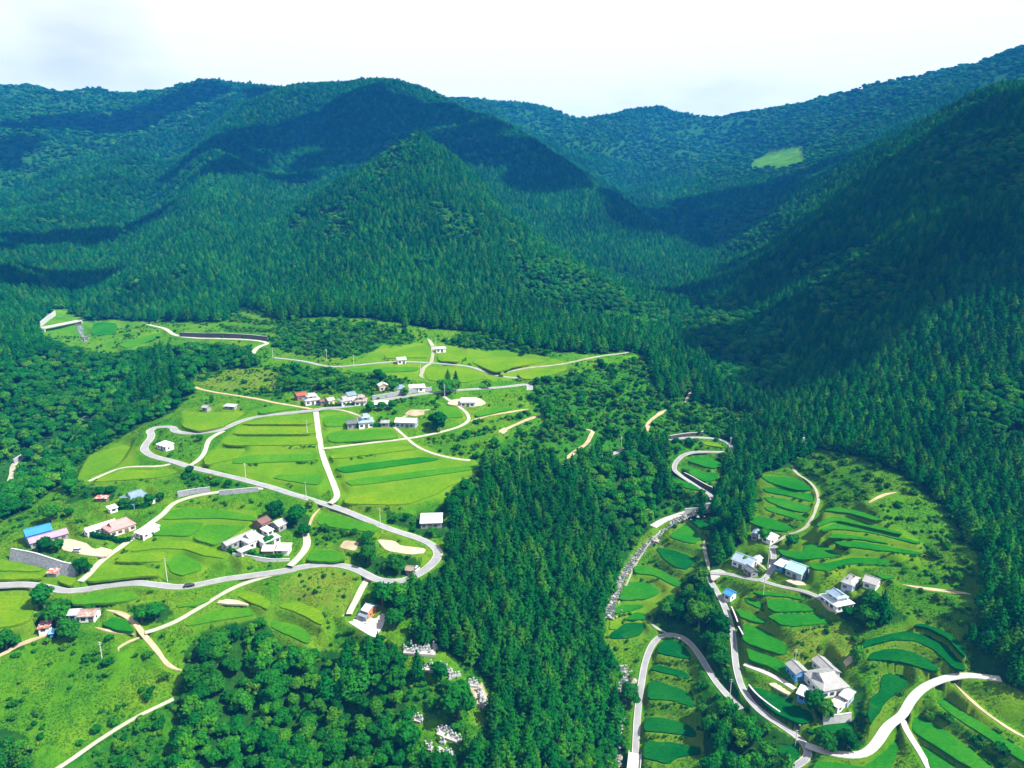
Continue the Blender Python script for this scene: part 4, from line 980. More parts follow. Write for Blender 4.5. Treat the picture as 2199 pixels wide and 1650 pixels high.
# quick look-up of the finished land for planting and placing
def ground_q(x, y):
    """height of the finished sheet (bilinear in its own rings)"""
    x, y = np.asarray(x, float), np.asarray(y, float)
    r = np.hypot(x, y); a_ = np.degrees(np.arctan2(x, y))
    fi = np.interp(r, rr, np.arange(nr)); fj = np.interp(a_, az, np.arange(na))
    i0 = np.clip(fi.astype(int), 0, nr - 2); j0 = np.clip(fj.astype(int), 0, na - 2)
    u, v = fi - i0, fj - j0
    Z = GZ.reshape(nr, na)
    return Z[i0, j0] * (1 - u) * (1 - v) + Z[i0 + 1, j0] * u * (1 - v) + Z[i0, j0 + 1] * (1 - u) * v + Z[i0 + 1, j0 + 1] * u * v

# ------------------------------------------------------------------ rice fields
SHADE = {'y': 'yellow green', 'm': 'bright green', 'g': 'fresh green', 'd': 'deep green'}
for k, (cls, xy, z) in enumerate(paddies):
    n = len(xy)
    c = xy.mean(0)
    v = [(*p, plane_z(p, z) + 0.30) for p in xy] + [(*p, plane_z(p, z) - 0.6) for p in xy]
    area = 0.5 * np.sum(xy[:, 0] * np.roll(xy[:, 1], -1) - np.roll(xy[:, 0], -1) * xy[:, 1])
    top = list(range(n)) if area > 0 else list(range(n))[::-1]
    f = [top] + [(i, (i + 1) % n, n + (i + 1) % n, n + i) for i in range(n)]
    o = mesh_obj('rice_paddy', v, f, M['rice_' + cls])
    tag(o, '%s terraced rice field with level crop and cut edges' % SHADE[cls], kind='structure', group='terraced rice fields')

# ------------------------------------------------------------------ roads, lots
def mat_road(name, base, var, crack=0.0):
    t = NT(name)
    a_, b_ = t.noise(0.25, 4, 0.6), t.noise(2.5, 5, 0.7)
    c = t.ramp(a_, [(0.3, tuple(x * (1 - var) for x in base)), (0.7, tuple(x * (1 + var) for x in base))])
    c = t.mix(1.0, c, t.ramp(b_, [(0.25, (0.78, 0.78, 0.78)), (0.75, (1.12, 1.12, 1.12))]), 'MULTIPLY')
    return t.done(t.principled(c, 0.85, 0.25, t.bump(b_, 0.3, 0.05)))
M['asphalt'] = mat_road('asphalt', (0.185, 0.19, 0.20), 0.15)
M['kerb'] = mat_road('kerb_concrete', (0.30, 0.295, 0.26), 0.15)
M['concrete'] = mat_road('road_concrete', (0.30, 0.29, 0.235), 0.16)
M['white'] = mat_road('pale_concrete', (0.36, 0.345, 0.33), 0.10)
M['gravel'] = mat_road('gravel_track', (0.22, 0.22, 0.16), 0.25)
M['gravelpale'] = mat_road('pale_gravel', (0.26, 0.25, 0.23), 0.2)
M['dirt'] = mat_road('dirt_track', (0.31, 0.235, 0.145), 0.25)
M['sand'] = mat_road('bare_sand', (0.34, 0.285, 0.20), 0.18)
M['soil'] = mat_road('tilled_soil', (0.26, 0.21, 0.13), 0.25)
rd_lab = {'asphalt': 'grey asphalt village road with pale concrete edges', 'concrete': 'narrow pale concrete lane between fields', 'white': 'bright concrete lane between paddies',
          'gravel': 'pale gravel track through fields', 'dirt': 'sandy dirt track'}
for k, (name, w, surf, p) in enumerate(roads):
    n = len(p)
    d = np.gradient(p[:, :2], axis=0)
    d /= np.maximum(1e-6, np.linalg.norm(d, axis=1))[:, None]
    nrm = np.stack([-d[:, 1], d[:, 0]], 1)
    s_ = np.arange(n) * 2.0
    wob = (0.10 if surf in ('asphalt', 'white', 'concrete') else 0.32) * w
    wl_ = w / 2 + wob * 0.5 * vnoise(s_ / 7, s_ * 0 + k, 5); wr_ = w / 2 + wob * 0.5 * vnoise(s_ / 6, s_ * 0 + k, 8)
    zt = p[:, 2] + 0.03 + 0.006 * (k % 20)
    if surf in ('dirt', 'gravel'):
        tp = np.clip(np.minimum(s_, s_[::-1]) / 7.0 + .12, 0, 1)
        wl_ = wl_ * tp; wr_ = wr_ * tp
    e = 0.32 if surf == 'asphalt' else 0.0
    offs = [(-1, 0, -0.55), (-1, 0, 0), (-1, e, 0), (1, e, 0), (1, 0, 0), (1, 0, -0.55)] if e else [(-1, -.1, -0.3), (-1, 0, 0), (1, 0, 0), (1, -.1, -0.3)]
    V = []
    for sgn, ins, dz in offs:
        ww = (wl_ if sgn < 0 else wr_) - ins
        V.append(np.column_stack([p[:, :2] + nrm * (-sgn * ww)[:, None] * -1, zt + dz + (0.05 if (e and ins == 0 and dz == 0) else 0)]))
    m = len(offs)
    V = np.concatenate(V)
    F, MI = [], []
    for i in range(n - 1):
        for c in range(m - 1):
            F.append((c * n + i, (c + 1) * n + i, (c + 1) * n + i + 1, c * n + i + 1))
            MI.append(0 if (not e or c == 2) else 1)
    o = mesh_obj(name, V, F, [M[surf], M['kerb']], mat_idx=MI)
    tag(o, rd_lab[surf], kind='structure')
for name, surf, xy, z in lots:
    n = len(xy)
    area = 0.5 * np.sum(xy[:, 0] * np.roll(xy[:, 1], -1) - np.roll(xy[:, 0], -1) * xy[:, 1])
    top = list(range(n)) if area > 0 else list(range(n))[::-1]
    v = [(*p, plane_z(p, z) + 0.06) for p in xy] + [(*p, plane_z(p, z) - 0.6) for p in xy]
    f = [top] + [(i, (i + 1) % n, n + (i + 1) % n, n + i) for i in range(n)]
    o = mesh_obj(name, v, f, M[surf])
    tag(o, 'pale levelled open lot' if surf != 'soil' else 'tilled brown vegetable bed', kind='structure')

# ------------------------------------------------------------------ plant materials
def mat_leaf(name, stops, trans=0.25, patch=0.012, patch_tint=(0.75, 1.25)):
    """foliage: every plant its own shade, broad drifts of lighter and darker stands"""
    t = NT(name)
    oi = t.node('ShaderNodeObjectInfo')
    c = t.ramp(oi.outputs['Random'], stops)
    lo, hi = patch_tint
    pn = t.noise(patch, 3, 0.55)
    c = t.mix(1.0, c, t.ramp(pn, [(0.36, (lo, lo, lo)), (0.64, (hi, hi, hi * 0.9))]), 'MULTIPLY')
    fn = t.noise(1.3, 3, 0.65)
    c = t.mix(1.0, c, t.ramp(fn, [(0.3, (0.42, 0.46, 0.5)), (0.7, (1.55, 1.5, 1.3))]), 'MULTIPLY')  # light and dark put into the leaf colour for gaps and highlights
    d = t.principled(c, 0.8, 0.0)
    tr = t.node('ShaderNodeBsdfTranslucent')
    t.link(t.mix(1.0, c, (1.3, 1.25, 0.6), 'MULTIPLY'), tr.inputs['Color'])
    mx = t.node('ShaderNodeMixShader'); mx.inputs[0].default_value = trans
    t.link(d, mx.inputs[1]); t.link(tr.outputs[0], mx.inputs[2])
    return t.done(mx.outputs[0])

M['cedar'] = mat_leaf('cedar_needles', [(0.0, (0.0025, 0.064, 0.008)), (0.45, (0.006, 0.086, 0.008)), (0.8, (0.014, 0.108, 0.007)), (1.0, (0.032, 0.132, 0.006))], 0.24)
M['broad'] = mat_leaf('broad_leaves', [(0.0, (0.004, 0.074, 0.009)), (0.35, (0.009, 0.102, 0.008)), (0.7, (0.020, 0.130, 0.007)), (0.93, (0.036, 0.150, 0.006)), (1.0, (0.055, 0.160, 0.006))], 0.27, 0.02)
M['shrub'] = mat_leaf('shrub_leaves', [(0.0, (0.005, 0.070, 0.006)), (0.4, (0.013, 0.100, 0.005)), (0.8, (0.030, 0.130, 0.005)), (1.0, (0.070, 0.150, 0.006))], 0.25, 0.03)
M['bark'] = mat_plain('bark', (0.10, 0.075, 0.055), 0.3, 2.0, 0.9)

def crown_mesh(name, seed, kind):
    """a crown of many small leafy sprays over a rough dark core"""
    r = np.random.default_rng(seed)
    V, F = [], []
    def quad(c, nrm, size, asp=1.0):
        nrm = nrm / np.linalg.norm(nrm)
        a = np.cross(nrm, r.normal(size=3)); a /= np.linalg.norm(a)
        b = np.cross(nrm, a)
        k = len(V)
        s1, s2 = size * r.uniform(.7, 1.25), size * asp * r.uniform(.7, 1.25)
        bend = nrm * size * r.uniform(-.35, -.1)
        V.extend([c - a * s1 * .5 - b * s2 * .5 + bend * .4, c + a * s1 * .55 - b * s2 * .35 + bend, c + a * s1 * .45 + b * s2 * .55 + bend * .3, c - a * s1 * .5 + b * s2 * .4 + bend])
        F.append((k, k + 1, k + 2)); F.append((k, k + 2, k + 3))
    def core(rings, m):
        base = len(V)
        for (z, rad, cx, cy) in rings:
            for j in range(m):
                q = 2 * math.pi * j / m + z
                rr_ = rad * r.uniform(.8, 1.15)
                V.append(np.array([cx + rr_ * math.cos(q), cy + rr_ * math.sin(q), z + r.uniform(-.1, .1) * rad]))
        for i in range(len(rings) - 1):
            for j in range(m):
                a_, b_ = base + i * m + j, base + i * m + (j + 1) % m
                F.append((a_, b_, b_ + m, a_ + m))
        F.append(tuple(base + (len(rings) - 1) * m + j for j in range(m)))
    if kind == 'cedar':
        Ht, Rm = 14.0, 3.1
        def rad(t): return Rm * ((1 - t ** 2.1) ** 0.8) * (0.75 + 0.25 * min(1, t * 5))
        core([(2.2 + 11.4 * t_, max(.06, rad(t_) * .72), 0, 0) for t_ in (0, .15, .32, .5, .68, .84, .97)], 7)
        N = 250
        for i in range(N):
            t_ = 1 - math.sqrt(r.uniform(0, 1)) if r.uniform() < .75 else r.uniform(0, 1)
            t_ = min(t_, .985)
            th = r.uniform(0, 2 * math.pi)
            lump = 1 + .16 * math.sin(3 * th + 9 * t_ + seed) + .12 * math.sin(5 * th - 17 * t_)
            ra = rad(t_) * lump * r.uniform(.78, 1.12)
            c = np.array([ra * math.cos(th), ra * math.sin(th), 2.0 + 11.8 * t_ + r.normal() * .15])
            n_ = np.array([math.cos(th), math.sin(th), .75]) + r.normal(size=3) * .38
            quad(c, n_, 1.12 * (1.05 - .5 * t_), .75)
        for k in range(3):
            quad(np.array([0, 0, 13.6 + .3 * k]), np.array([math.cos(k * 2), math.sin(k * 2), .2]), .5, 1.6)
    else:
        if kind == 'broad':
            Ht, nl, N, ls, base = 9.5, 10, 640, .95, 3.2
            lobes = [(np.array([0, 0, 6.6]), 2.6)]
            for i in range(nl):
                th = 2.4 * i + r.uniform(-.4, .4); ra = r.uniform(1.5, 3.1); z = r.uniform(4.0, 7.9) - ra * .35
                lobes.append((np.array([ra * math.cos(th), ra * math.sin(th), z]), r.uniform(1.25, 2.1)))
        else:
            Ht, nl, N, ls, base = 2.0, 4, 130, .5, .1
            lobes = [(np.array([0, 0, .85]), .85)]
            for i in range(nl):
                th = 2.4 * i + r.uniform(-.4, .4); ra = r.uniform(.45, .9)
                lobes.append((np.array([ra * math.cos(th), ra * math.sin(th), r.uniform(.5, 1.1)]), r.uniform(.4, .7)))
        for c, rd in lobes:
            core([(c[2] - rd * .8, rd * .45, c[0], c[1]), (c[2] - rd * .2, rd * .86, c[0], c[1]), (c[2] + rd * .4, rd * .72, c[0], c[1]), (c[2] + rd * .8, rd * .25, c[0], c[1])], 6)
        w = np.array([rd * rd for _, rd in lobes]); w /= w.sum()
        for i in range(N):
            c, rd = lobes[r.choice(len(lobes), p=w)]
            d = r.normal(size=3); d[2] = abs(d[2]) * .9 - .25; d /= np.linalg.norm(d)
            p = c + d * rd * r.uniform(.85, 1.16) * np.array([1, 1, .85])
            if p[2] < base * .8: p[2] = base * .8 + r.uniform(0, .4)
            quad(p, d + r.normal(size=3) * .45 + np.array([0, 0, .25]), ls, .8)
    me = bpy.data.meshes.new(name)
    me.from_pydata([tuple(v) for v in V], [], F)
    me.materials.append(M[{'cedar': 'cedar', 'broad': 'broad', 'shrub': 'shrub'}[kind]])
    me.update()
    return me

def trunk_mesh(name, h, r0, r1, limbs, seed):
    r = np.random.default_rng(seed)
    V, F = [], []
    def tube(p0, p1, a, b, m=6):
        p0, p1 = np.array(p0, float), np.array(p1, float)
        ax = (p1 - p0) / np.linalg.norm(p1 - p0)
        u = np.cross(ax, [0.3, 0.9, 0.1]); u /= np.linalg.norm(u); w = np.cross(ax, u)
        k = len(V)
        for p, q in ((p0, a), (p1, b)):
            for j in range(m):
                t_ = 2 * math.pi * j / m
                V.append(p + (u * math.cos(t_) + w * math.sin(t_)) * q)
        for j in range(m):
            F.append((k + j, k + (j + 1) % m, k + m + (j + 1) % m, k + m + j))
    tube((0, 0, -1.0), (0, 0, h * .5), r0, (r0 + r1) / 2)
    tube((0, 0, h * .5), (r.uniform(-.1, .1), 0, h), (r0 + r1) / 2, r1)
    for i in range(limbs):
        th = 2.4 * i
        z0 = h * r.uniform(.35, .7)
        L = h * r.uniform(.3, .45)
        tube((0, 0, z0), (L * .8 * math.cos(th), L * .8 * math.sin(th), z0 + L * .6), r0 * .5, r0 * .15, 5)
    me = bpy.data.meshes.new(name)
    me.from_pydata([tuple(v) for v in V], [], F)
    me.materials.append(M['bark'])
    me.update()
    return me

CROWN = {'cedar': [crown_mesh('cedar_crown', 11 + k, 'cedar') for k in range(4)],
         'broad': [crown_mesh('broadleaf_crown', 31 + k, 'broad') for k in range(5)],
         'shrub': [crown_mesh('shrub_foliage', 51 + k, 'shrub') for k in range(4)]}
TRUNK = {'cedar': trunk_mesh('cedar_trunk', 12.5, .26, .05, 0, 1), 'broad': trunk_mesh('broadleaf_trunk', 6.0, .32, .12, 5, 2), 'shrub': trunk_mesh('shrub_stem', 1.1, .07, .03, 3, 3)}
BASEH = {'cedar': 14.0, 'broad': 9.5, 'shrub': 2.0}

# ------------------------------------------------------------------ where things grow
def scatter(r0, r1, st):
    xs = np.arange(-r1, r1, st)
    X, Y = np.meshgrid(xs, np.arange(0, r1, st))
    X = X + (np.arange(X.shape[0]) % 2)[:, None] * st * .5
    X = X + rng.uniform(-.38, .38, X.shape) * st; Y = Y + rng.uniform(-.38, .38, X.shape) * st
    X, Y = X.ravel(), Y.ravel()
    r = np.hypot(X, Y)
    m = (r >= r0) & (r < r1) & (np.abs(np.degrees(np.arctan2(X, Y))) < 43) & (r > 95)
    return X[m], Y[m]

def visible(p, up, slack):
    """keep plants that the land does not hide by more than some metres"""
    n = len(p)
    ok = np.ones(n, bool)
    d = p - np.array([0, 0, CAMZ]); d[:, 2] += up
    for f in np.linspace(.3, .985, 46):
        q = d * f
        ok &= (CAMZ + q[:, 2]) > H(q[:, 0], q[:, 1]) - slack
    return ok

plants = {'cedar': [], 'broad': [], 'shrub': []}     # rows: x, y, z, scale, vertical stretch, turn
def keep(kind, x, y, sc, ys=None, margin=1.0):
    z, bk, dm = ground(x, y, True)
    m = dm > margin
    x, y, z, sc = x[m], y[m], z[m], sc[m]
    ys = np.ones(len(x)) if ys is None else ys[m]
    plants[kind].append(np.column_stack([x, y, z, sc, ys, rng.uniform(0, 6.283, len(x))]))

for r0, r1, st, csc in ((95, 430, 4.3, 1.0), (430, 760, 4.8, 1.05), (760, 1300, 5.6, 1.15), (1300, 2000, 9.0, 1.75), (2000, 3300, 12.5, 2.3)):
    x, y = scatter(r0, r1, st)
    z = H(x, y)
    p = np.column_stack([x, y, z])
    q, dep = to_px(p)
    m = (q[:, 0] > -140) & (q[:, 0] < 2340) & (q[:, 1] > 60) & (q[:, 1] < 1900)
    x, y, p = x[m], y[m], p[m]
    zc_ = zone_at(p)
    m = np.isin(zc_, (CEDAR, BROAD))
    x, y, p, zc_ = x[m], y[m], p[m], zc_[m]
    if r0 < 700:                      # nor stand where the crown would cover open land behind
        up = p.copy(); up[:, 2] += np.where(zc_ == CEDAR, 10.0, 7.0) * csc
        m = np.isin(zone_at(up), (CEDAR, BROAD, SCRUB))
        up[:, 2] = p[:, 2] + 3.5
        low = ~m & np.isin(zone_at(up), (CEDAR, BROAD, SCRUB)) & (rng.uniform(0, 1, len(x)) < .8)
        if low.any():                 # smaller growth at those edges
            keep('broad', x[low], y[low], rng.uniform(.36, .56, low.sum()), None, 1.6)
        x, y, p, zc_ = x[m], y[m], p[m], zc_[m]
    m = visible(p, 15.0 * csc, 12.0)
    x, y, zc_ = x[m], y[m], zc_[m]
    # stray broadleaf clumps in the plantations and the other way round
    nz = fbm(x / 60, y / 60, 40, 3)
    isb = (zc_ == BROAD)
    isb = np.where(zc_ == CEDAR, nz > (0.34 if r0 < 430 else (0.55 if r0 < 700 else 0.5)), nz > -0.62)
    c = ~isb
    sc = csc * rng.uniform(.78, 1.18, len(x)) * (1 + .18 * fbm(x / 45, y / 45, 50, 2))
    keep('cedar', x[c], y[c], sc[c], rng.uniform(.66, .92, c.sum()) * (1.0 if r0 < 700 else (.8 if r0 < 1300 else .5)))
    b = isb & (rng.uniform(0, 1, len(x)) < (.86 if r0 < 430 else (.74 if r0 < 700 else .66)))
    keep('broad', x[b], y[b], csc * (.82 if r0 < 700 else .72) * rng.uniform(.6, 1.2, b.sum()), rng.uniform(.85, 1.15, b.sum()) * (1.0 if r0 < 1300 else .7), 2.0)

# shrubs of the scrubland, orchards, banks and meadows
x, y = scatter(95, 760, 2.5)
p = np.column_stack([x, y, H(x, y)])
q, dep = to_px(p)
m = (q[:, 0] > -80) & (q[:, 0] < 2280) & (q[:, 1] < 1800)
x, y, p = x[m], y[m], p[m]
zc_ = zone_at(p)
u = rng.uniform(0, 1, len(x)); nz = fbm(x / 14, y / 14, 60, 3); nb = fbm(x / 40, y / 40, 61, 2)
dens = np.select([zc_ == SCRUB, zc_ == ORCH, zc_ == DRY, zc_ == MEADOW, zc_ == GRASS, (zc_ == CEDAR) | (zc_ == BROAD)],
                 [.66 + .5 * nz, (.85 + .4 * nz) * (np.cos(6.283 * p[:, 2] / 3.0) > -.1), .50 + .3 * nz, np.where(nz > .02, .45, .05), np.where(nz > .14, .34, .06), np.where(zc_ == BROAD, .6, .15)], 0)
m = u < dens
x, y, nb, zs = x[m], y[m], nb[m], zc_[m]
sc = rng.lognormal(-.18, .38, len(x)) * np.where(zs == SCRUB, 1.12, np.where(zs == ORCH, .95, np.where(zs == DRY, .62, np.where(zs == MEADOW, .95, .7))))
keep('shrub', x, y, np.clip(sc, .3, 2.2), rng.uniform(.8, 1.3, len(x)), 0.9)
# shrubs along the terrace banks
bx, by = [], []
for cls, xy, z in paddies:
    c = xy.mean(0)
    right = c[0] > 20
    e = resample(np.vstack([xy, xy[:1]]), 1.6)
    low = e[:, 1] < c[1] + 1.0
    e = e[low & (vnoise(e[:, 0] / 11, e[:, 1] / 11, 71) > (-.25 if right else .35))]
    o = (e[:, :2] - c); o /= np.linalg.norm(o, axis=1)[:, None]
    off = rng.uniform(1.1, 3.0, len(e))[:, None]
    bx.append(e[:, 0] + o[:, 0] * off[:, 0]); by.append(e[:, 1] - off[:, 0] * .8)
x, y = np.concatenate(bx), np.concatenate(by)
keep('shrub', x, y, rng.uniform(.32, .8, len(x)), None, 0.6)
# small trees scattered through the scrub
x, y = scatter(95, 760, 9.0)
p = np.column_stack([x, y, H(x, y)])
zc_ = zone_at(p)
m = (zc_ == SCRUB) & (rng.uniform(0, 1, len(x)) < .5)
keep('broad', x[m], y[m], rng.uniform(.35, .75, m.sum()), None, 2.0)

# single trees of the gardens and lanes: foot in pixels, height in metres, kind
LONE = [
 (112,1122,10,'broad','round dark tree behind the blue barn'), (100,1183,7,'broad','bushy tree in front of the mauve lean-to roof'), (126,1184,6,'broad','small bushy tree at the right corner of the blue barn'),
 (178,1232,7.5,'broad','bushy tree at the right end of the grey stone wall'), (45,1075,8,'broad','tree at the wood edge above the blue barn'), (150,1110,5,'broad','low tree left of the round garden'),
 (300,1092,6,'broad','garden tree in front of the slate blue farmhouse'), (270,1095,6,'broad','garden tree left in front of the slate blue farmhouse'), (322,1085,6,'broad','garden tree right of the slate blue farmhouse'),
 (945,925,12,'broad','tall dark garden tree right of the long pale barn'), (930,915,8,'broad','garden tree beside the tall dark tree by the field road'),
 (957,846,11,'broad','big dark tree at the hamlet road corner'), (978,842,9,'broad','dark tree right of the hamlet road corner'), (962,824,9,'cedar','thin cypress beyond the hamlet corner trees'), (979,824,8,'cedar','shorter thin cypress right of the other cypress'),
 (1047,834,7,'broad','lone round tree at the field edge above the hamlet'), (796,884,7,'broad','tree below the white roofed carport'), (820,882,6,'broad','tree right below the carport'), (842,880,6,'broad','small tree between carport and barn'), (938,880,4.5,'broad','small round tree by the bare vegetable beds'),
 (430,948,4.5,'broad','small tree at the inner side of the road bend'), (1047,985,6,'broad','tree at the right end of the striped paddies'),
 (985,1545,15,'broad','very large spreading tree among the grave terraces'), (878,1608,10,'broad','yellow green round tree below the grave terraces'), (945,1462,8,'broad','dark round tree below the upper graves'),
 (897,1462,13,'cedar','dark cone shaped tree in front of the upper graves'), (1002,1618,11,'cedar','upright conifer at the right of the lower graves'), (1030,1622,10,'cedar','second upright conifer right of the lower graves'),
 (1352,1512,9,'broad','bushy tree overhanging the stream beside the loop road'), (1747,1532,9,'broad','large garden tree left of the patched white shed'), (1768,1542,8,'broad','garden tree below the patched white shed'),
 (1838,1428,6.5,'broad','dark tree right behind the big lower right farmhouse'), (1892,1340,15,'cedar','tall dark conifer right of the white and blue grey roofed house'), (1860,1345,9,'broad','broad tree below the white and blue grey roofed house'),
 (822,1300,12,'broad','tall tree behind the brick gabled hut'), (848,1350,9,'broad','light green tree right of the concrete lot'), (1283,990,14,'cedar','lone conifer between dirt track and road turnout'), (1228,1012,9,'cedar','small pointed conifer at the road turnout'),
 (592,1110,9,'broad','dark tree behind the small brown roofed house'), (640,1128,10,'broad','dark tree right of the small pale metal roof'), (655,1150,7,'broad','tree at the lane below the dark garden trees'), (709,733,9,'cedar','lone dark conifer in the upper scrub field'),
 (625,840,10,'broad','clump tree left above the hamlet row'), (645,835,9,'broad','tree above the red brown roof'), (690,838,8,'broad','tree above the middle of the hamlet row'), (845,838,7,'broad','tree between pale gable and blue grey roof'), (870,848,6,'broad','tree in front of the blue grey roofed house'),
 (1580,1140,16,'cedar','tallest dark cedar beside the stream bridge'), (1600,1075,17,'cedar','tall cedar above the stream bridge'), (1640,1160,7,'broad','shrubby tree left of the bright white workshop roof'), (1600,1212,6,'broad','hedge tree below the grey tiled farmhouse'),
 (1770,1610,8,'broad','round tree above the bright concrete lane'), (1820,1605,8,'broad','round tree right of the other one above the concrete lane'), (1700,1175,7,'broad','round thicket tree inside the terrace road bend'),
 (95,1305,10,'broad','large dark tree above the old rusty roofed house'), (122,1335,11,'broad','largest tree left of the old rusty roofed house'), (150,1372,9,'broad','broad tree in front of the old rusty roofed house'), (190,1312,5,'broad','low tree behind the old rusty roofed house'), (15,1395,9,'broad','tree cut by the left edge above the dirt track'), (305,1335,7,'broad','left tree of the grove beside the dirt track'), (335,1330,8,'broad','right tree of the grove beside the dirt track'),
 (575,1170,6,'broad','garden tree in front of the grey farmhouse'), (345,1075,5,'broad','small tree beside the concrete lane above the pink roof'), (1500,1345,13,'broad','big dark tree left of the lane below the blue hut'), (1545,1370,12,'broad','dark tree beside the lane wall'),
]

# ------------------------------------------------------------------ building materials
def mat_roof(name, col, ribs=0.45, var=0.16, rough=0.55, spec=0.35, stain=None):
    """tile or sheet roof: courses across the slope, weathering"""
    t = NT(name)
    tc = t.node('ShaderNodeTexCoord')
    wv = t.node('ShaderNodeTexWave', Scale=1.0 / ribs * 0.5, Distortion=0.6, Detail=1.0)
    wv.wave_type = 'BANDS'; wv.bands_direction = 'X'
    t.link(tc.outputs['Object'], wv.inputs['Vector'])
    n = t.noise(0.5, 5, 0.65); n2 = t.noise(3.0, 4, 0.6)
    c = t.ramp(n, [(0.3, tuple(x * (1 - var) for x in col)), (0.7, tuple(min(.9, x * (1 + var)) for x in col))])
    c = t.mix(1.0, c, t.ramp(n2, [(0.3, (0.82, 0.82, 0.82)), (0.7, (1.08, 1.08, 1.08))]), 'MULTIPLY')
    c = t.mix(1.0, c, t.ramp(wv.outputs['Fac'], [(0.0, (0.82, 0.82, 0.82)), (0.5, (1, 1, 1))]), 'MULTIPLY')
    if stain:
        c = t.mix(t.ramp(t.noise(0.9, 4, 0.6), [(0.5, (0, 0, 0)), (0.6, (1, 1, 1))]), c, stain)
    return t.done(t.principled(c, rough, spec, t.bump(wv.outputs['Fac'], 0.6, 0.08)))
RM = {
 'pink': mat_roof('pink_sheet_roof', (0.42, 0.20, 0.19)), 'white_metal': mat_roof('white_sheet_roof', (0.62, 0.62, 0.63), 0.6, 0.06), 'blue': mat_roof('blue_sheet_roof', (0.025, 0.17, 0.50), 0.6, 0.1),
 'mauve': mat_roof('mauve_sheet_roof', (0.26, 0.19, 0.24)), 'slate': mat_roof('slate_blue_tile', (0.135, 0.19, 0.26)), 'blue_pale': mat_roof('pale_blue_sheet', (0.16, 0.36, 0.60), 0.6, 0.1),
 'pale_tile': mat_roof('pale_grey_tile', (0.33, 0.34, 0.36)), 'grey_tile': mat_roof('grey_tile', (0.235, 0.235, 0.235)), 'white_tile': mat_roof('off_white_tile', (0.46, 0.45, 0.43)),
 'brown': mat_roof('brown_tile', (0.13, 0.07, 0.065)), 'brown_grey': mat_roof('weathered_brown_roof', (0.20, 0.165, 0.135)), 'white_blue': mat_roof('pale_bluish_roof', (0.42, 0.46, 0.52)),
 'rust_grey': mat_roof('rusty_grey_roof', (0.25, 0.235, 0.22), stain=(0.25, 0.10, 0.06)), 'rust': mat_roof('rust_red_roof', (0.30, 0.085, 0.05), stain=(0.50, 0.45, 0.42)), 'redbrown': mat_roof('red_brown_roof', (0.24, 0.055, 0.035)),
 'cream_roof': mat_roof('cream_roof', (0.42, 0.40, 0.33)), 'blue_tile': mat_roof('blue_grey_tile', (0.20, 0.27, 0.36)), 'dark_tile': mat_roof('dark_grey_tile', (0.085, 0.095, 0.115)),
 'teal': mat_roof('pale_teal_roof', (0.24, 0.42, 0.40), 0.7), 'patched': mat_roof('patched_white_roof', (0.58, 0.56, 0.56), 0.6, 0.06, stain=(0.36, 0.20, 0.17)),
}
WM = {
 'cream': mat_plain('cream_plaster', (0.42, 0.36, 0.27), .15), 'white': mat_plain('white_plaster', (0.58, 0.58, 0.56), .1), 'bluewall': mat_plain('blue_sheet_wall', (0.06, 0.22, 0.48), .25),
 'greywall': mat_plain('grey_boards', (0.20, 0.20, 0.20), .2), 'brownwall': mat_plain('brown_boards', (0.16, 0.095, 0.06), .25), 'brick': mat_plain('orange_brick', (0.42, 0.15, 0.055), .25, 2.5, bump=.4),
 'bluegrey': mat_plain('blue_grey_wall', (0.25, 0.30, 0.36), .15),
}
M['window'] = mat_plain('window_glass', (0.035, 0.045, 0.055), .3, 2.0, 0.15, 0.5)
M['frame'] = mat_plain('window_frame', (0.35, 0.35, 0.35), .1)
M['door'] = mat_plain('dark_door', (0.09, 0.075, 0.06), .3)
M['stone'] = mat_plain('stone_wall', (0.19, 0.20, 0.22), .35, 1.4, 0.9, 0.1, .9, 1.6)
M['blackwall'] = mat_plain('dark_shaded_concrete', (0.035, 0.036, 0.034), .35, .8, 0.85, 0.1, .3)  # near black; shade of the lower right lane wall is put into it
M['palewall'] = mat_plain('pale_concrete_wall', (0.34, 0.345, 0.34), .14, .6, 0.9, 0.1, .2)
M['steel'] = mat_plain('galvanised_steel', (0.42, 0.44, 0.45), .12, 1.0, 0.45, 0.4)
M['pole'] = mat_plain('pole_concrete', (0.40, 0.40, 0.385), .1)

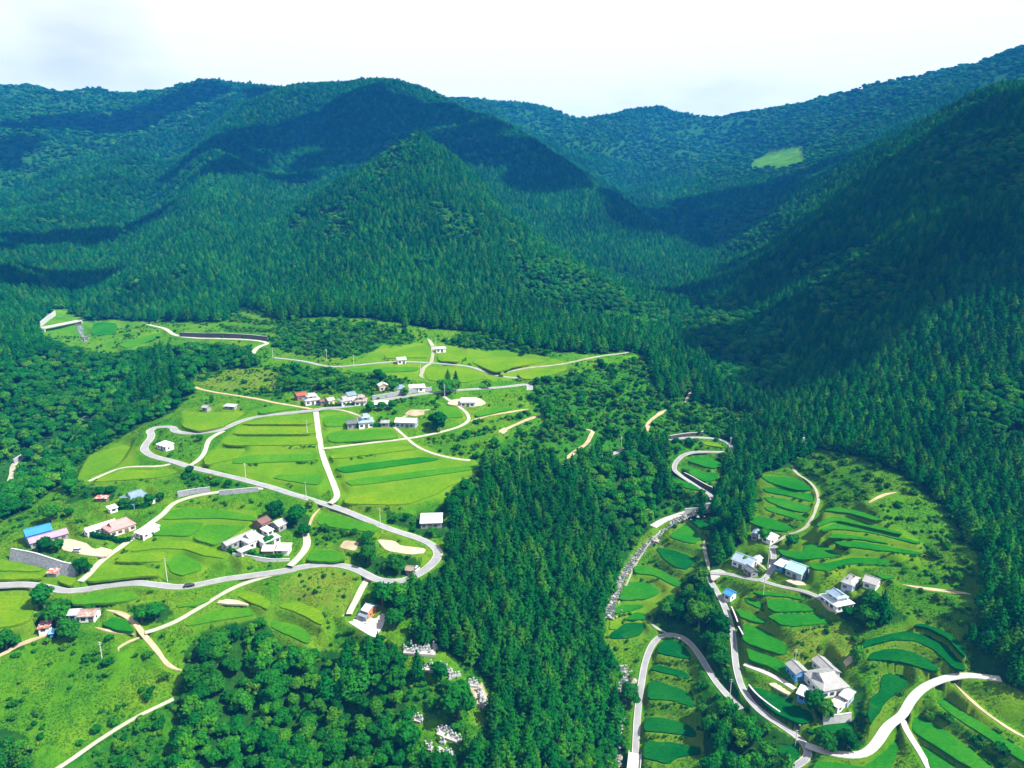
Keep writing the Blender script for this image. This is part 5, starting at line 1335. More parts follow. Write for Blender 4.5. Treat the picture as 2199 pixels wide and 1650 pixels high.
class MB:
    """collects simple shapes into one mesh"""
    def __init__(s): s.v, s.f = [], []
    def face(s, pts):
        k = len(s.v); s.v += [tuple(p) for p in pts]; s.f.append(tuple(range(k, k + len(pts)))); return s
    def box(s, x0, x1, y0, y1, z0, z1):
        k = len(s.v)
        s.v += [(x, y, z) for z in (z0, z1) for x, y in ((x0, y0), (x1, y0), (x1, y1), (x0, y1))]
        s.f += [tuple(k + i for i in f) for f in ((3, 2, 1, 0), (4, 5, 6, 7), (0, 1, 5, 4), (1, 2, 6, 5), (2, 3, 7, 6), (3, 0, 4, 7))]
        return s
    def slab(s, quad, th):
        """a sloping slab under the given outline"""
        q = [np.array(p, float) for p in quad]; n = len(q); k = len(s.v)
        s.v += [tuple(p) for p in q] + [tuple(p - np.array([0, 0, th])) for p in q]
        s.f.append(tuple(range(k, k + n))); s.f.append(tuple(range(k + 2 * n - 1, k + n - 1, -1)))
        s.f += [(k + i, k + n + i, k + n + (i + 1) % n, k + (i + 1) % n) for i in range(n)]
        return s
    def tube(s, p0, p1, a, b=None, m=8, cap=True):
        b = a if b is None else b
        p0, p1 = np.array(p0, float), np.array(p1, float)
        ax = (p1 - p0) / np.linalg.norm(p1 - p0)
        u = np.cross(ax, [0, 0, 1] if abs(ax[2]) < .9 else [1, 0, 0]); u /= np.linalg.norm(u); w = np.cross(ax, u)
        k = len(s.v)
        for p, q in ((p0, a), (p1, b)):
            s.v += [tuple(p + (u * math.cos(2 * math.pi * j / m) + w * math.sin(2 * math.pi * j / m)) * q) for j in range(m)]
        s.f += [(k + j, k + (j + 1) % m, k + m + (j + 1) % m, k + m + j) for j in range(m)]
        if cap:
            s.f.append(tuple(k + m - 1 - j for j in range(m))); s.f.append(tuple(k + m + j for j in range(m)))
        return s
    def build(s, name, mat, parent=None):
        return mesh_obj(name, s.v, s.f, mat, parent)

def block(root, x, y, L, W, h, kind, rm, wm, rm2=None, base=1.2):
    """one block of a building in its root's frame: walls, roof, ridge, windows, door"""
    x0, x1, y0, y1 = x - L / 2 + .45, x + L / 2 - .45, y + .45, y + W - .45
    ov = .45
    X0, X1, Y0, Y1 = x - L / 2, x + L / 2, y, y + W
    ym, xm = (Y0 + Y1) / 2, x
    walls, roof, ridge = MB(), MB(), MB()
    walls.box(x0, x1, y0, y1, -base, h - .05)
    th = .16
    pit = .46
    def gable(X0, X1, Y0, Y1, h, z_up, wallx0, wallx1, wally0, wally1, along='x'):
        if along == 'x':
            ym = (Y0 + Y1) / 2
            roof.slab([(X0, Y0, h), (X1, Y0, h), (X1, ym, z_up), (X0, ym, z_up)], th)
            roof.slab([(X0, ym, z_up), (X1, ym, z_up), (X1, Y1, h), (X0, Y1, h)], th)
            k = (z_up - h) / ((Y1 - Y0) / 2)
            zi = h - .06 + k * (wally0 - Y0)
            for xx, fl in ((wallx0, 1), (wallx1, 0)):
                tri = [(xx, wally0, h - .3), (xx, wally0, zi - th), (xx, ym, z_up - th - .06), (xx, wally1, zi - th), (xx, wally1, h - .3)]
                walls.face(tri[::-1] if fl else tri)
            ridge.box(X0 - .05, X1 + .05, ym - .16, ym + .16, z_up - .08, z_up + .16)
        else:
            xm = (X0 + X1) / 2
            roof.slab([(X0, Y0, h), (xm, Y0, z_up), (xm, Y1, z_up), (X0, Y1, h)], th)
            roof.slab([(xm, Y0, z_up), (X1, Y0, h), (X1, Y1, h), (xm, Y1, z_up)], th)
            k = (z_up - h) / ((X1 - X0) / 2)
            zi = h - .06 + k * (wallx0 - X0)
            for yy, fl in ((wally0, 0), (wally1, 1)):
                tri = [(wallx0, yy, h - .3), (wallx1, yy, h - .3), (wallx1, yy, zi - th), (xm, yy, z_up - th - .06), (wallx0, yy, zi - th)]
                walls.face(tri[::-1] if fl else tri)
            ridge.box(xm - .16, xm + .16, Y0 - .05, Y1 + .05, z_up - .08, z_up + .16)
    def frustum(X0, X1, Y0, Y1, z0, a0, a1, b0, b1, z1):
        roof.slab([(X0, Y0, z0), (X1, Y0, z0), (a1, b0, z1), (a0, b0, z1)], th)
        roof.slab([(X1, Y0, z0), (X1, Y1, z0), (a1, b1, z1), (a1, b0, z1)], th)
        roof.slab([(X1, Y1, z0), (X0, Y1, z0), (a0, b1, z1), (a1, b1, z1)], th)
        roof.slab([(X0, Y1, z0), (X0, Y0, z0), (a0, b0, z1), (a0, b1, z1)], th)
    if kind == 'gable':
        gable(X0, X1, Y0, Y1, h, h + pit * W / 2, x0, x1, y0, y1)
    elif kind == 'gabley':
        gable(X0, X1, Y0, Y1, h, h + pit * L / 2, x0, x1, y0, y1, 'y')
    elif kind == 'shed':
        roof.slab([(X0, Y0, h), (X1, Y0, h), (X1, Y1, h + .09 * W + .1), (X0, Y1, h + .09 * W + .1)], .14)
        walls.box(x0, x1, y1 - .3, y1, h - .1, h + .08 * (W - .9) - .1)
        ridge.box(X0 + .05, X1 - .05, Y1 - .12, Y1 + .02, h + .09 * W + .02, h + .09 * W + .2)
    elif kind == 'flat':
        roof.box(X0, X1, Y0, Y1, h - .03, h + .22)
        ridge.box(X0 + .2, X1 - .2, Y1 - .3, Y1 - .15, h + .22, h + .5)
    elif kind == 'hip':
        d = min(W, L) / 2
        frustum(X0, X1, Y0, Y1, h, X0 + d, X1 - d, ym - .05, ym + .05, h + pit * d)
        ridge.box(X0 + d - .1, X1 - d + .1, ym - .16, ym + .16, h + pit * d - .08, h + pit * d + .16)
    elif kind == 'irimoya':
        d = W * .23
        z1 = h + pit * d * .9
        frustum(X0, X1, Y0, Y1, h, X0 + d, X1 - d, Y0 + d, Y1 - d, z1)
        a0, a1, b0, b1 = X0 + d, X1 - d, Y0 + d, Y1 - d
        gable(a0 - .15, a1 + .15, b0, b1, z1, z1 + .62 * (b1 - b0) / 2, a0 + .3, a1 - .3, b0 + .3, b1 - .3)
    elif kind == 'skirt':
        d = W * .22
        z1 = h + pit * d * .8
        frustum(X0, X1, Y0, Y1, h, X0 + d, X1 - d, Y0 + d, Y1 - d, z1)
        a0, a1, b0, b1 = X0 + d + .2, X1 - d - .2, Y0 + d + .2, Y1 - d - .2
        walls.box(a0, a1, b0, b1, z1 - .4, z1 + 1.5)
        low = roof; 
        roof = MB()
        e = .6
        dd = (b1 - b0 + 2 * e) * .2
        A0, A1, B0, B1 = a0 - e, a1 + e, b0 - e, b1 + e
        z2 = z1 + 1.45
        frustum(A0, A1, B0, B1, z2, A0 + dd, A1 - dd, B0 + dd, B1 - dd, z2 + pit * dd)
        gable(A0 + dd - .1, A1 - dd + .1, B0 + dd, B1 - dd, z2 + pit * dd, z2 + pit * dd + .55 * (B1 - B0 - 2 * dd) / 2, A0 + dd + .3, A1 - dd - .3, B0 + dd + .3, B1 - dd - .3)
        lo = low.build('lower_roof', RM[rm], root)
        for xx in np.arange(a0 + 1.2, a1 - 1.6, 2.6):
            fr = MB().box(xx - .08, xx + 1.48, b0 - .05, b0 + .02, z1 + .3, z1 + 1.2).build('window', M['frame'], root)
            MB().box(xx, xx + 1.4, b0 - .08, b0 - .02, z1 + .38, z1 + 1.12).build('pane', M['window'], fr)
    walls.build('wall', WM[wm], root)
    rf = roof.build('roof', RM[rm2 or rm], root)
    ridge.build('ridge', RM[rm2 or rm], rf)
    # openings on the long front and the ends
    if L > 3:
        k = 0
        for xx in np.arange(x0 + .7, x1 - 1.7, 2.7):
            if k == max(1, int((x1 - x0) / 2.7) // 2):
                dr = MB().box(xx, xx + 1.7, y0 - .05, y0 + .02, .05, min(2.1, h - .4)).build('door', M['door'], root)
                MB().box(xx + .78, xx + .9, y0 - .09, y0 - .04, .9, 1.15).build('handle', M['steel'], dr)
            else:
                fr = MB().box(xx - .08, xx + 1.68, y0 - .05, y0 + .02, .75, min(2.15, h - .4)).build('window', M['frame'], root)
                MB().box(xx, xx + 1.6, y0 - .08, y0 - .03, .83, min(2.07, h - .48)).build('pane', M['window'], fr)
            k += 1
        if W > 4.5:
            for yy in np.arange(y0 + 1.0, y1 - 1.6, 3.0):
                for xx, s_ in ((x0, -1), (x1, 1)):
                    a_, b_ = sorted((xx - .02 * s_, xx + .05 * s_))
                    fr = MB().box(a_, b_, yy - .08, yy + 1.28, .95, min(2.0, h - .4)).build('window', M['frame'], root)
                    a_, b_ = sorted((xx + .03 * s_, xx + .08 * s_))
                    MB().box(a_, b_, yy, yy + 1.2, 1.03, min(1.92, h - .48)).build('pane', M['window'], fr)

for b in BUILD:
    root = empty(b['n'], (b['mid'][0], b['mid'][1], b['z']), b['rz'])
    tag(root, b['l'], {'farmhouse': 'house', 'pump_house': 'hut', 'schoolhouse': 'building'}.get(b['n'], b['n']), 'village buildings')
    block(root, 0, b['W'] / 2 - b['W'] / 2, b['L'], b['W'], b['h'], b['r'], b['rm'], b['wm'], b.get('rm2'))
    for (x, y, L, W, h, kind, rm, wm) in b.get('ex', []):
        block(root, x, y, L, W, h, kind, rm, wm)

# ------------------------------------------------------------------ walls and bridges
def wall_along(name, label, line, hgt, th, mat, batter=.25, cap=None, foot=.6, lift=0.0):
    p = resample(hit(chaikin(line, False, 1)), 2.0)
    z = ground(p[:, 0], p[:, 1])
    k = np.ones(7) / 7
    z = np.convolve(np.pad(z, 3, mode='edge'), k, 'valid') + lift
    d = np.gradient(p[:, :2], axis=0); d /= np.linalg.norm(d, axis=1)[:, None]
    n = np.stack([-d[:, 1], d[:, 0]], 1)
    n *= np.where(n[:, 1] < 0, -1, 1)[:, None] if np.abs(n[:, 1]).mean() > .3 else 1
    c = p[:, :2]
    o = c[0].copy()
    prof = [(0, -foot), (batter * hgt, hgt), (batter * hgt + th, hgt), (batter * hgt + th, -foot)]
    m = len(c)
    V, F = [], []
    for off, dz in prof:
        V += [(c[i, 0] + n[i, 0] * off, c[i, 1] + n[i, 1] * off, z[i] + dz) for i in range(m)]
    for j in range(3):
        for i in range(m - 1):
            F.append((j * m + i, j * m + i + 1, (j + 1) * m + i + 1, (j + 1) * m + i))
    F.append((0, m, 2 * m, 3 * m)); F.append((m - 1, 4 * m - 1, 3 * m - 1, 2 * m - 1))
    root = empty(name, (c[:, 0].mean(), c[:, 1].mean(), float(z.mean())))
    org = np.array(root.location)
    V = [tuple(np.array(v) - org) for v in V]
    mesh_obj('wall_face', V, F, mat, root)
    cv, cf = [], []
    for off, dz in ((batter * hgt - .08, hgt + .004), (batter * hgt - .08, hgt + .16), (batter * hgt + th + .08, hgt + .16), (batter * hgt + th + .08, hgt + .004)):
        cv += [tuple(np.array((c[i, 0] + n[i, 0] * off, c[i, 1] + n[i, 1] * off, z[i] + dz)) - org) for i in range(m)]
    for j in range(4):
        for i in range(m - 1):
            k_ = (j + 1) % 4
            cf.append((j * m + i, j * m + i + 1, k_ * m + i + 1, k_ * m + i))
    mesh_obj('coping', cv, cf, cap or M['palewall'], root)
    tag(root, label, 'wall')
    return root
WALLS = [
 ('long grey stone retaining wall below the blue barn', [(18,1203),(50,1208),(90,1220),(125,1231),(158,1240)], 5.0, .5, 'stone', .35),
 ('dark slope wall above the upper left road', [(385,724),(430,724),(480,724),(530,727),(572,731)], 3.6, .5, 'blackwall', .3),
 ('grey wall behind the concrete lane above the lower paddies', [(382,1066),(410,1059),(450,1054)], 2.6, .4, 'stone', .2),
 ('grey wall under the lane fork above the lower paddies', [(470,1066),(515,1062),(555,1058)], 2.2, .4, 'stone', .2),
 ('dark wall beside the stream bend road', [(1468,1021),(1490,1036),(1512,1050),(1528,1060)], 2.6, .4, 'blackwall', .15),
 ('long black retaining wall between lane and paddy at the lower right', [(1604,1482),(1618,1502),(1640,1518),(1668,1536),(1695,1552),(1716,1568)], 3.0, .45, 'blackwall', .12),  # its black is the shade on this side, put into the colour
 ('pale concrete terrace wall below the big lower right farmhouse', [(1768,1558),(1800,1551),(1830,1541)], 3.6, .4, 'palewall', .15),
 ('short black wall at the lane beside the small blue hut', [(1568,1308),(1575,1325),(1581,1345)], 2.6, .4, 'blackwall', .1),
 ('short black wall further down the lane', [(1583,1352),(1588,1366),(1592,1378)], 2.4, .4, 'blackwall', .1),
 ('long low stone wall above the hamlet road', [(800,857),(850,850),(900,842),(928,838)], 2.4, .4, 'stone', .25),
 ('white concrete wall along the road at the far left valley', [(86,702),(98,692),(110,683),(118,677)], 4.5, .5, 'palewall', .1),
 ('pale stream bank wall beside the stream road', [(1470,1108),(1485,1105),(1500,1101)], 2.6, .4, 'palewall', .1),
 ('grey block wall at the track on the far left', [(32,995),(48,985),(68,972)], 2.6, .4, 'stone', .2),
 ('white garden wall below the curved hedge', [(500,1203),(545,1208),(590,1209),(622,1207)], 1.2, .3, 'palewall', .05),
 ('dark wall above the upper loop of the stream road', [(1440,944),(1475,936),(1512,933)], 2.4, .4, 'blackwall', .2),
]
M['brown'] = WM['brownwall']
for lab, line, hgt, th, mt, bt in WALLS:
    wall_along('retaining_wall', lab, line, hgt, th, M[mt], bt)

def bridge(label, line, w, lift, mat):
    p = hit(line)
    a, b = p[0], p[-1]
    d = (b - a)[:2]; L = float(np.hypot(*d)); d = d / L
    z = max(float(ground(a[:1], a[1:2])[0]), float(ground(b[:1], b[1:2])[0])) + lift
    root = empty('bridge', ((a[0] + b[0]) / 2, (a[1] + b[1]) / 2, z), math.atan2(d[1], d[0]))
    MB().box(-L / 2, L / 2, -w / 2, w / 2, -.45, .0).build('deck', mat, root)
    for s_ in (-1, 1):
        MB().box(-L / 2, L / 2, s_ * w / 2 - .12, s_ * w / 2 + .12, .004, .75).build('parapet', M['palewall'], root)
        MB().box(s_ * L / 2 - .5, s_ * L / 2 + .5, -w / 2 + .02, w / 2 - .02, -3.5, -.454).build('abutment', M['palewall'], root)
    tag(root, label, 'bridge')
bridge('pale concrete bridge over the stream by the tall cedars', [(1526,1078),(1553,1092)], 4.2, .35, M['white'])
bridge('concrete road bridge at the bottom edge of the loop road', [(1364,1622),(1360,1662)], 4.6, .45, M['white'])
bridge('long white bridge in the far left valley', [(92,712),(172,694)], 5.0, 2.2, M['white'])

# ------------------------------------------------------------------ hedges
def hedge(label, line, hgt, w, seed):
    p = resample(hit(chaikin(line, False, 2)), .5)
    z = ground(p[:, 0], p[:, 1])
    r = np.random.default_rng(seed)
    o = np.array([p[:, 0].mean(), p[:, 1].mean(), z.mean()])
    V, F = [], []
    for i in range(len(p)):
        for _ in range(9):
            u = r.uniform(-1, 1); v = r.uniform(.15, 1)
            side = r.uniform() < .5
            off = (np.sign(u) * w / 2 if side else u * w / 2); hh = v * hgt if side else hgt * r.uniform(.93, 1.06)
            th = r.uniform(0, 6.28)
            c = np.array([p[i, 0] + math.cos(th) * .15 + off * .5, p[i, 1] + off, z[i] + hh]) - o
            a = r.normal(size=3); a /= np.linalg.norm(a); b = np.cross(a, r.normal(size=3)); b /= np.linalg.norm(b)
            k = len(V); s_ = .34
            V.extend([c - a * s_ - b * s_, c + a * s_ - b * s_, c + a * s_ + b * s_, c - a * s_ + b * s_]); F.append((k, k + 1, k + 2, k + 3))
    root = empty('hedge', tuple(o))
    mesh_obj('leaves', V, F, M['broad'], root)
    V, F = [], []
    m = len(p)
    for sx in (-1, 1):
        for dz in (-.3, hgt * .94):
            V += [tuple(np.array([p[i, 0], p[i, 1] + sx * w * .42, z[i] + dz]) - o) for i in range(m)]
    for i in range(m - 1):
        for a_, b_ in ((0, 1), (1, 3), (3, 2)):
            F.append((a_ * m + i, a_ * m + i + 1, b_ * m + i + 1, b_ * m + i))
    mesh_obj('branches', V, F, M['broad'], root)
    tag(root, label, 'hedge')
for k, (lab, line, hh, w) in enumerate([
    ('clipped green hedge curving in front of the pink roofed farmhouse', [(186,1142),(196,1153),(215,1160),(245,1165),(282,1162)], 1.9, 1.3),
    ('clipped hedge curving round the front of the grey farmhouse garden', [(492,1188),(505,1196),(540,1201),(575,1202),(606,1199)], 1.8, 1.3),
    ('straight dark hedge in front of the blue tiled farmhouse', [(762,917),(795,917),(843,914)], 2.2, 1.4),
    ('thick hedge in front of the slate blue roofed farmhouse', [(255,1096),(290,1096),(320,1092)], 2.4, 1.6),
    ('low hedge in front of the hamlet row houses', [(700,872),(730,872),(760,870)], 1.5, 1.1)]):
    hedge(lab, line, hh, w, 90 + k)

# ------------------------------------------------------------------ vehicles
def car(label, px, heading_px, L, col, van=False):
    p = hit([px])[0]; q = hit([heading_px])[0]
    d = q - p
    z = float(ground(p[:1], p[1:2])[0]) + .25
    root = empty('car', (p[0], p[1], z), math.atan2(d[1], d[0]))
    w = 1.65 if L > 3.6 else 1.48
    paint = mat_plain('car_paint', col, .05, 1.0, .25, .5)
    hb = 1.0 if not van else 1.1
    b = bmesh.new()
    prof = [(-L / 2, .35), (-L / 2, hb * .85), (-L / 2 + .15, hb), (L / 2 - .9, hb), (L / 2 - .1, hb * .8), (L / 2, .45), (L / 2 - .05, .3)]
    l = [b.verts.new((x, -w / 2, zz)) for x, zz in prof]; r_ = [b.verts.new((x, w / 2, zz)) for x, zz in prof]
    b.faces.new(l[::-1]); b.faces.new(r_)
    for i in range(len(prof)):
        j = (i + 1) % len(prof)
        b.faces.new((l[i], l[j], r_[j], r_[i]))
    bmesh.ops.recalc_face_normals(b, faces=b.faces)
    bmesh.ops.bevel(b, geom=list(b.edges), offset=.06, segments=2, affect='EDGES')
    me = bpy.data.meshes.new('body'); b.to_mesh(me); b.free(); me.materials.append(paint)
    o = bpy.data.objects.new('body', me); COL.objects.link(o); o.parent = root
    top = 1.48 if not van else 1.82
    xa, xb = (-L / 2 + .25, L / 2 - 1.35) if not van else (-L / 2 + .08, L / 2 - .75)
    g = MB()
    a0, a1, b0, b1 = xa, xb + .45, xa + .35, xb - .1
    qv = [(a0, -w / 2 + .06, hb - .02), (a1, -w / 2 + .06, hb - .02), (a1, w / 2 - .06, hb - .02), (a0, w / 2 - .06, hb - .02), (b0, -w / 2 + .2, top - .07), (b1, -w / 2 + .2, top - .07), (b1, w / 2 - .2, top - .07), (b0, w / 2 - .2, top - .07)]
    g.v, g.f = qv, [(0, 1, 5, 4), (1, 2, 6, 5), (2, 3, 7, 6), (3, 0, 4, 7), (4, 5, 6, 7)]
    g.build('windows', M['window'], root)
    MB().box(b0 - .02, b1 + .02, -w / 2 + .18, w / 2 - .18, top - .066, top).build('roof', paint, root)
    for sx in (-1, 1):
        for sy in (-1, 1):
            x = sx * (L / 2 - .68)
            wh = MB().tube((x, sy * (w / 2 - .2), .3), (x, sy * (w / 2 + .01), .3), .3, .3, 12).build('wheel', M['tyre'], root)
            MB().tube((x, sy * (w / 2 + .012), .3), (x, sy * (w / 2 + .03), .3), .17, .17, 10).build('rim', M['steel'], wh)
    for sy in (-1, 1):
        MB().box(L / 2 - .12, L / 2 + .012, sy * w * .36 - .17, sy * w * .36 + .17, .55, .72).build('headlight', M['steel'], root)
    tag(root, label, 'car')
M['tyre'] = mat_plain('tyre_rubber', (0.02, 0.02, 0.02), .2)
car('dark car driving along the lower village road', (407,1263), (425,1259), 4.2, (0.012, 0.014, 0.02))
car('white small car parked in the yard beside the blue barn', (167,1187), (185,1191), 3.6, (0.62, 0.63, 0.65), True)
car('dark blue car parked at the end of the upper road', (1076,810), (1100,812), 3.6, (0.015, 0.03, 0.07))
car('white van standing beside the brown roofed shed drive', (894,1222), (900,1215), 3.4, (0.62, 0.63, 0.65), True)

# ------------------------------------------------------------------ poles and mast
def pole_mb():
    return MB().tube((0, 0, -1.2), (0, 0, 11.0), .17, .11, 8)
POLE = pole_mb()
for px, hgt, lab in [
    ((359,1245),11,'tall pale utility pole in the paddy above the lower village road'), ((817,1130),9,'utility pole beside the road above the hairpin'), ((219,1414),7,'thin pole standing in the bottom left meadow'),
    ((658,1073),9,'utility pole beside the sloping road below the striped fields'), ((528,1029),9,'utility pole at the road left of the field road junction'), ((760,789),9,'utility pole on the upper road left of the white hut'),
    ((586,769),8,'utility pole at the left end of the upper road'), ((702,776),9,'utility pole in the green field above the upper road'), ((903,804),9,'utility pole beside the gravel lane in the upper fields'),
    ((955,853),9,'utility pole at the field road near the white workshop'), ((936,745),7,'pole beside the white box building'), ((1267,984),9,'left utility pole on the road turnout slope'), ((1282,988),8,'right utility pole on the road turnout slope'),
    ((1334,961),8,'utility pole at the end of the turnout road'), ((1115,1005),9,'utility pole rising from the scrub right of the fields'), ((1567,1502),9,'utility pole between loop road and lane'), ((1706,1434),10,'utility pole behind the big lower right farmhouse'),
    ((1648,1225),13,'tall utility pole at the terrace road fork'), ((1708,1598),7,'pole beside the lane curve at the lower right'), ((1638,1290),9,'utility pole on the paddy bank below the terrace road'), ((1568,965),8,'utility pole at the upper stream loop'), ((660,933),8,'pole at the field strip left of the field road')]:
    p = hit([px])[0]; z = float(ground(p[:1], p[1:2])[0])
    root = empty('utility_pole', (p[0], p[1], z), random.uniform(-.5, .5))
    s_ = hgt / 11.0
    o = MB().tube((0, 0, -1.2), (0, 0, hgt), .17, .11, 8).build('shaft', M['pole'], root)
    for dz in (.35, 1.1):
        arm = MB().box(-.65, .65, -.05, .05, hgt - dz - .05, hgt - dz + .05).build('crossarm', M['steel'], root)
        ins = MB()
        for xx in (-.55, 0.2, .55): ins.tube((xx, 0, hgt - dz + .054), (xx, 0, hgt - dz + .26), .05, .04, 6)
        ins.build('insulators', M['palewall'], arm)
    tag(root, lab, 'pole')
p = hit([(1722,978)])[0]; z = float(ground(p[:1], p[1:2])[0])
root = empty('mast', (p[0], p[1], z))
for sx in (-1, 1):
    for sy in (-1, 1):
        MB().tube((sx * .9, sy * .9, -.6), (sx * .25, sy * .25, 10.5), .07, .05, 6).build('leg', M['steel'], root)
br = MB()
for k in range(6):
    z0, z1 = 1.6 * k + .2, 1.6 * k + 1.8
    w0, w1 = .9 - .65 * z0 / 10.5, .9 - .65 * z1 / 10.5
    for c0, c1 in (((-1, -1), (1, -1)), ((1, -1), (1, 1)), ((1, 1), (-1, 1)), ((-1, 1), (-1, -1))):
        br.tube((c0[0] * w0, c0[1] * w0, z0), (c1[0] * w1, c1[1] * w1, z1), .035, .035, 4)
br.build('bracing', M['steel'], root)
MB().box(-.5, .5, -.5, .5, 10.45, 10.6).build('platform', M['steel'], root)
MB().tube((0, 0, 10.6), (0, 0, 13), .05, .03, 6).build('antenna', M['steel'], root)
tag(root, 'grey lattice mast at the foot of the right mountain', 'mast')

# ------------------------------------------------------------------ grave terraces
M['granite'] = mat_plain('grave_granite', (0.27, 0.28, 0.29), .25, 3.0, .5, .3)
M['granite_dark'] = mat_plain('dark_granite', (0.10, 0.105, 0.115), .25, 3.0, .4, .3)
gs = {}
for kind, (bw, h1, h2) in {'a': (1.1, .35, 1.25), 'b': (.9, .3, .95), 'c': (1.3, .45, 1.6)}.items():
    plinth = MB().box(-bw / 2, bw / 2, -bw / 2, bw / 2, -.5, h1).box(-bw * .36, bw * .36, -bw * .36, bw * .36, h1 + .002, h1 + .25)
    stone = MB().box(-bw * .2, bw * .2, -bw * .2, bw * .2, h1 + .254, h1 + h2)
    tmp1 = plinth.build('plinth', M['granite']); tmp2 = stone.build('headstone', M['granite_dark' if kind == 'b' else 'granite'])
    gs[kind] = (tmp1.data, tmp2.data)
    bpy.data.objects.remove(tmp1); bpy.data.objects.remove(tmp2)
rg = np.random.default_rng(77)
for line, n, wth, lab, floor in [
    ([(868,1394),(900,1396),(936,1398)], 22, 4.2, 'pale gravestone in the upper row of the grave terraces', True),
    ([(905,1432),(935,1436),(958,1436),(972,1440)], 12, 2.6, 'pale gravestone in the second row of the grave terraces', True),
    ([(962,1458),(990,1452)], 6, 1.2, 'small gravestone on the grassy bank below the second grave row', False),
    ([(1008,1468),(1024,1470)], 5, 1.4, 'gravestone in the dark corner under the cedars', True),
    ([(1027,1486),(1034,1500),(1038,1520)], 9, 2.0, 'shaded gravestone beside the cedar wood edge', True),
    ([(884,1540),(906,1546)], 5, 1.6, 'gravestone on the small middle grave plot', True),
    ([(942,1568),(965,1578),(988,1588)], 14, 3.0, 'pale gravestone in the lower slanting grave row', True),
    ([(907,1600),(930,1606)], 5, 1.8, 'gravestone left on the lowest grave plot', True),
    ([(942,1606),(958,1616),(974,1622)], 13, 4.2, 'gravestone crowded on the lowest right grave plot', True)]:
    pl = resample(hit(line), .5)
    d = pl[-1] - pl[0]; L = np.hypot(d[0], d[1]); d = d / L
    for k in range(n):
        f = (k + rg.uniform(.2, .8)) / n
        c = pl[min(len(pl) - 1, int(f * len(pl)))]
        off = rg.uniform(-.5, .5) * wth
        x, y = c[0] - d[1] * off, c[1] + d[0] * off
        z = float(ground(np.array([x]), np.array([y]))[0])
        kd = 'abca'[int(rg.integers(0, 4))]
        root = empty('gravestone', (x, y, z + .25), math.atan2(d[1], d[0]) + rg.uniform(-.1, .1))
        for nm, me_ in zip(('plinth', 'headstone'), gs[kd]):
            o = bpy.data.objects.new(nm, me_); COL.objects.link(o); o.parent = root
        tag(root, lab, 'gravestone', 'graves: ' + lab)
    if floor:
        m = pl[:, :2]
        nn = np.array([-d[1], d[0]])
        top = np.vstack([m + nn * (wth / 2 + .7), (m - nn * (wth / 2 + .7))[::-1]])
        zz = float(np.mean(ground(m[:, 0], m[:, 1])))
        zs = np.concatenate([ground(m[:, 0], m[:, 1])] * 1)
        zs = np.concatenate([zs, zs[::-1]]) + .18
        n2 = len(top); V = [(*top[i], zs[i]) for i in range(n2)] + [(*top[i], zs[i] - 1.0) for i in range(n2)]
        h_ = n2 // 2
        F = [(i, i + 1, n2 - 2 - i, n2 - 1 - i) for i in range(h_ - 1)] + [(i, n2 + i, n2 + (i + 1) % n2, (i + 1) % n2) for i in range(n2)]
        o = mesh_obj('grave_terrace', V, F, M['gravelpale'])
        tag(o, 'pale gravel terrace under the gravestones', kind='structure')

# ------------------------------------------------------------------ the stream
t = NT('stream_water')
nz_ = t.noise(.7, 5, .7)
c = t.ramp(nz_, [(.35, (.02, .035, .035)), (.58, (.06, .085, .08)), (.68, (.55, .58, .58))])
M['water'] = t.done(t.principled(c, .12, .5, t.bump(t.noise(1.6, 4), .5, .2)))
M['rock'] = mat_plain('stream_rock', (.20, .185, .165), .5, .8, .9, .1, .6, 2.0)
rs = np.random.default_rng(5)
def stream(line, w, label, rocks, rough=1.0):
    p = resample(hit(chaikin(line, False, 2)), 1.5)
    z = ground(p[:, 0], p[:, 1])
    z = np.minimum.accumulate(z) + .12
    d = np.gradient(p[:, :2], axis=0); d /= np.linalg.norm(d, axis=1)[:, None]
    n = np.stack([-d[:, 1], d[:, 0]], 1)
    m = len(p)
    ww = w / 2 * (1 + .3 * vnoise(np.arange(m) / 4, np.zeros(m), 3))
    zt = np.maximum(z, ground(p[:, 0], p[:, 1]) + .1)
    V = [(p[i, 0] + n[i, 0] * s_ * ww[i], p[i, 1] + n[i, 1] * s_ * ww[i], zt[i]) for s_ in (-1, 0, 1) for i in range(m)]
    F = [(a_ * m + i, a_ * m + i + 1, (a_ + 1) * m + i + 1, (a_ + 1) * m + i) for a_ in (0, 1) for i in range(m - 1)]
    o = mesh_obj('stream', V, F, M['water'], smooth=True)
    tag(o, label, kind='structure')
    V, F = [], []
    ico = [(0, 0, 1)] + [(math.cos(a_) * .9, math.sin(a_) * .9, .35) for a_ in np.linspace(0, 6.28, 6)[:-1]] + [(math.cos(a_ + .6), math.sin(a_ + .6), -.4) for a_ in np.linspace(0, 6.28, 6)[:-1]]
    fc = [(0, 1 + i, 1 + (i + 1) % 5) for i in range(5)] + [(1 + i, 6 + i, 1 + (i + 1) % 5) for i in range(5)] + [(1 + (i + 1) % 5, 6 + i, 6 + (i + 1) % 5) for i in range(5)]
    for k in range(rocks):
        i = int(rs.integers(0, m)); side = rs.normal() * .55
        sz = rs.lognormal(-1.15, .5) * rough
        cx, cy = p[i, 0] + n[i, 0] * side * ww[i] * 1.3, p[i, 1] + n[i, 1] * side * ww[i] * 1.3
        kk = len(V)
        for a_, b_, c_ in ico:
            V.append((cx + a_ * sz * rs.uniform(.7, 1.3), cy + b_ * sz * rs.uniform(.7, 1.3), zt[i] + c_ * sz * .7 * rs.uniform(.7, 1.2)))
        F += [tuple(kk + j for j in f) for f in fc]
    o = mesh_obj('stream_rocks', V, F, M['rock'])
    tag(o, 'grey boulders and pebbles heaped along ' + label.split(' ', 1)[1][:40].strip(), 'rocks', kind='stuff')
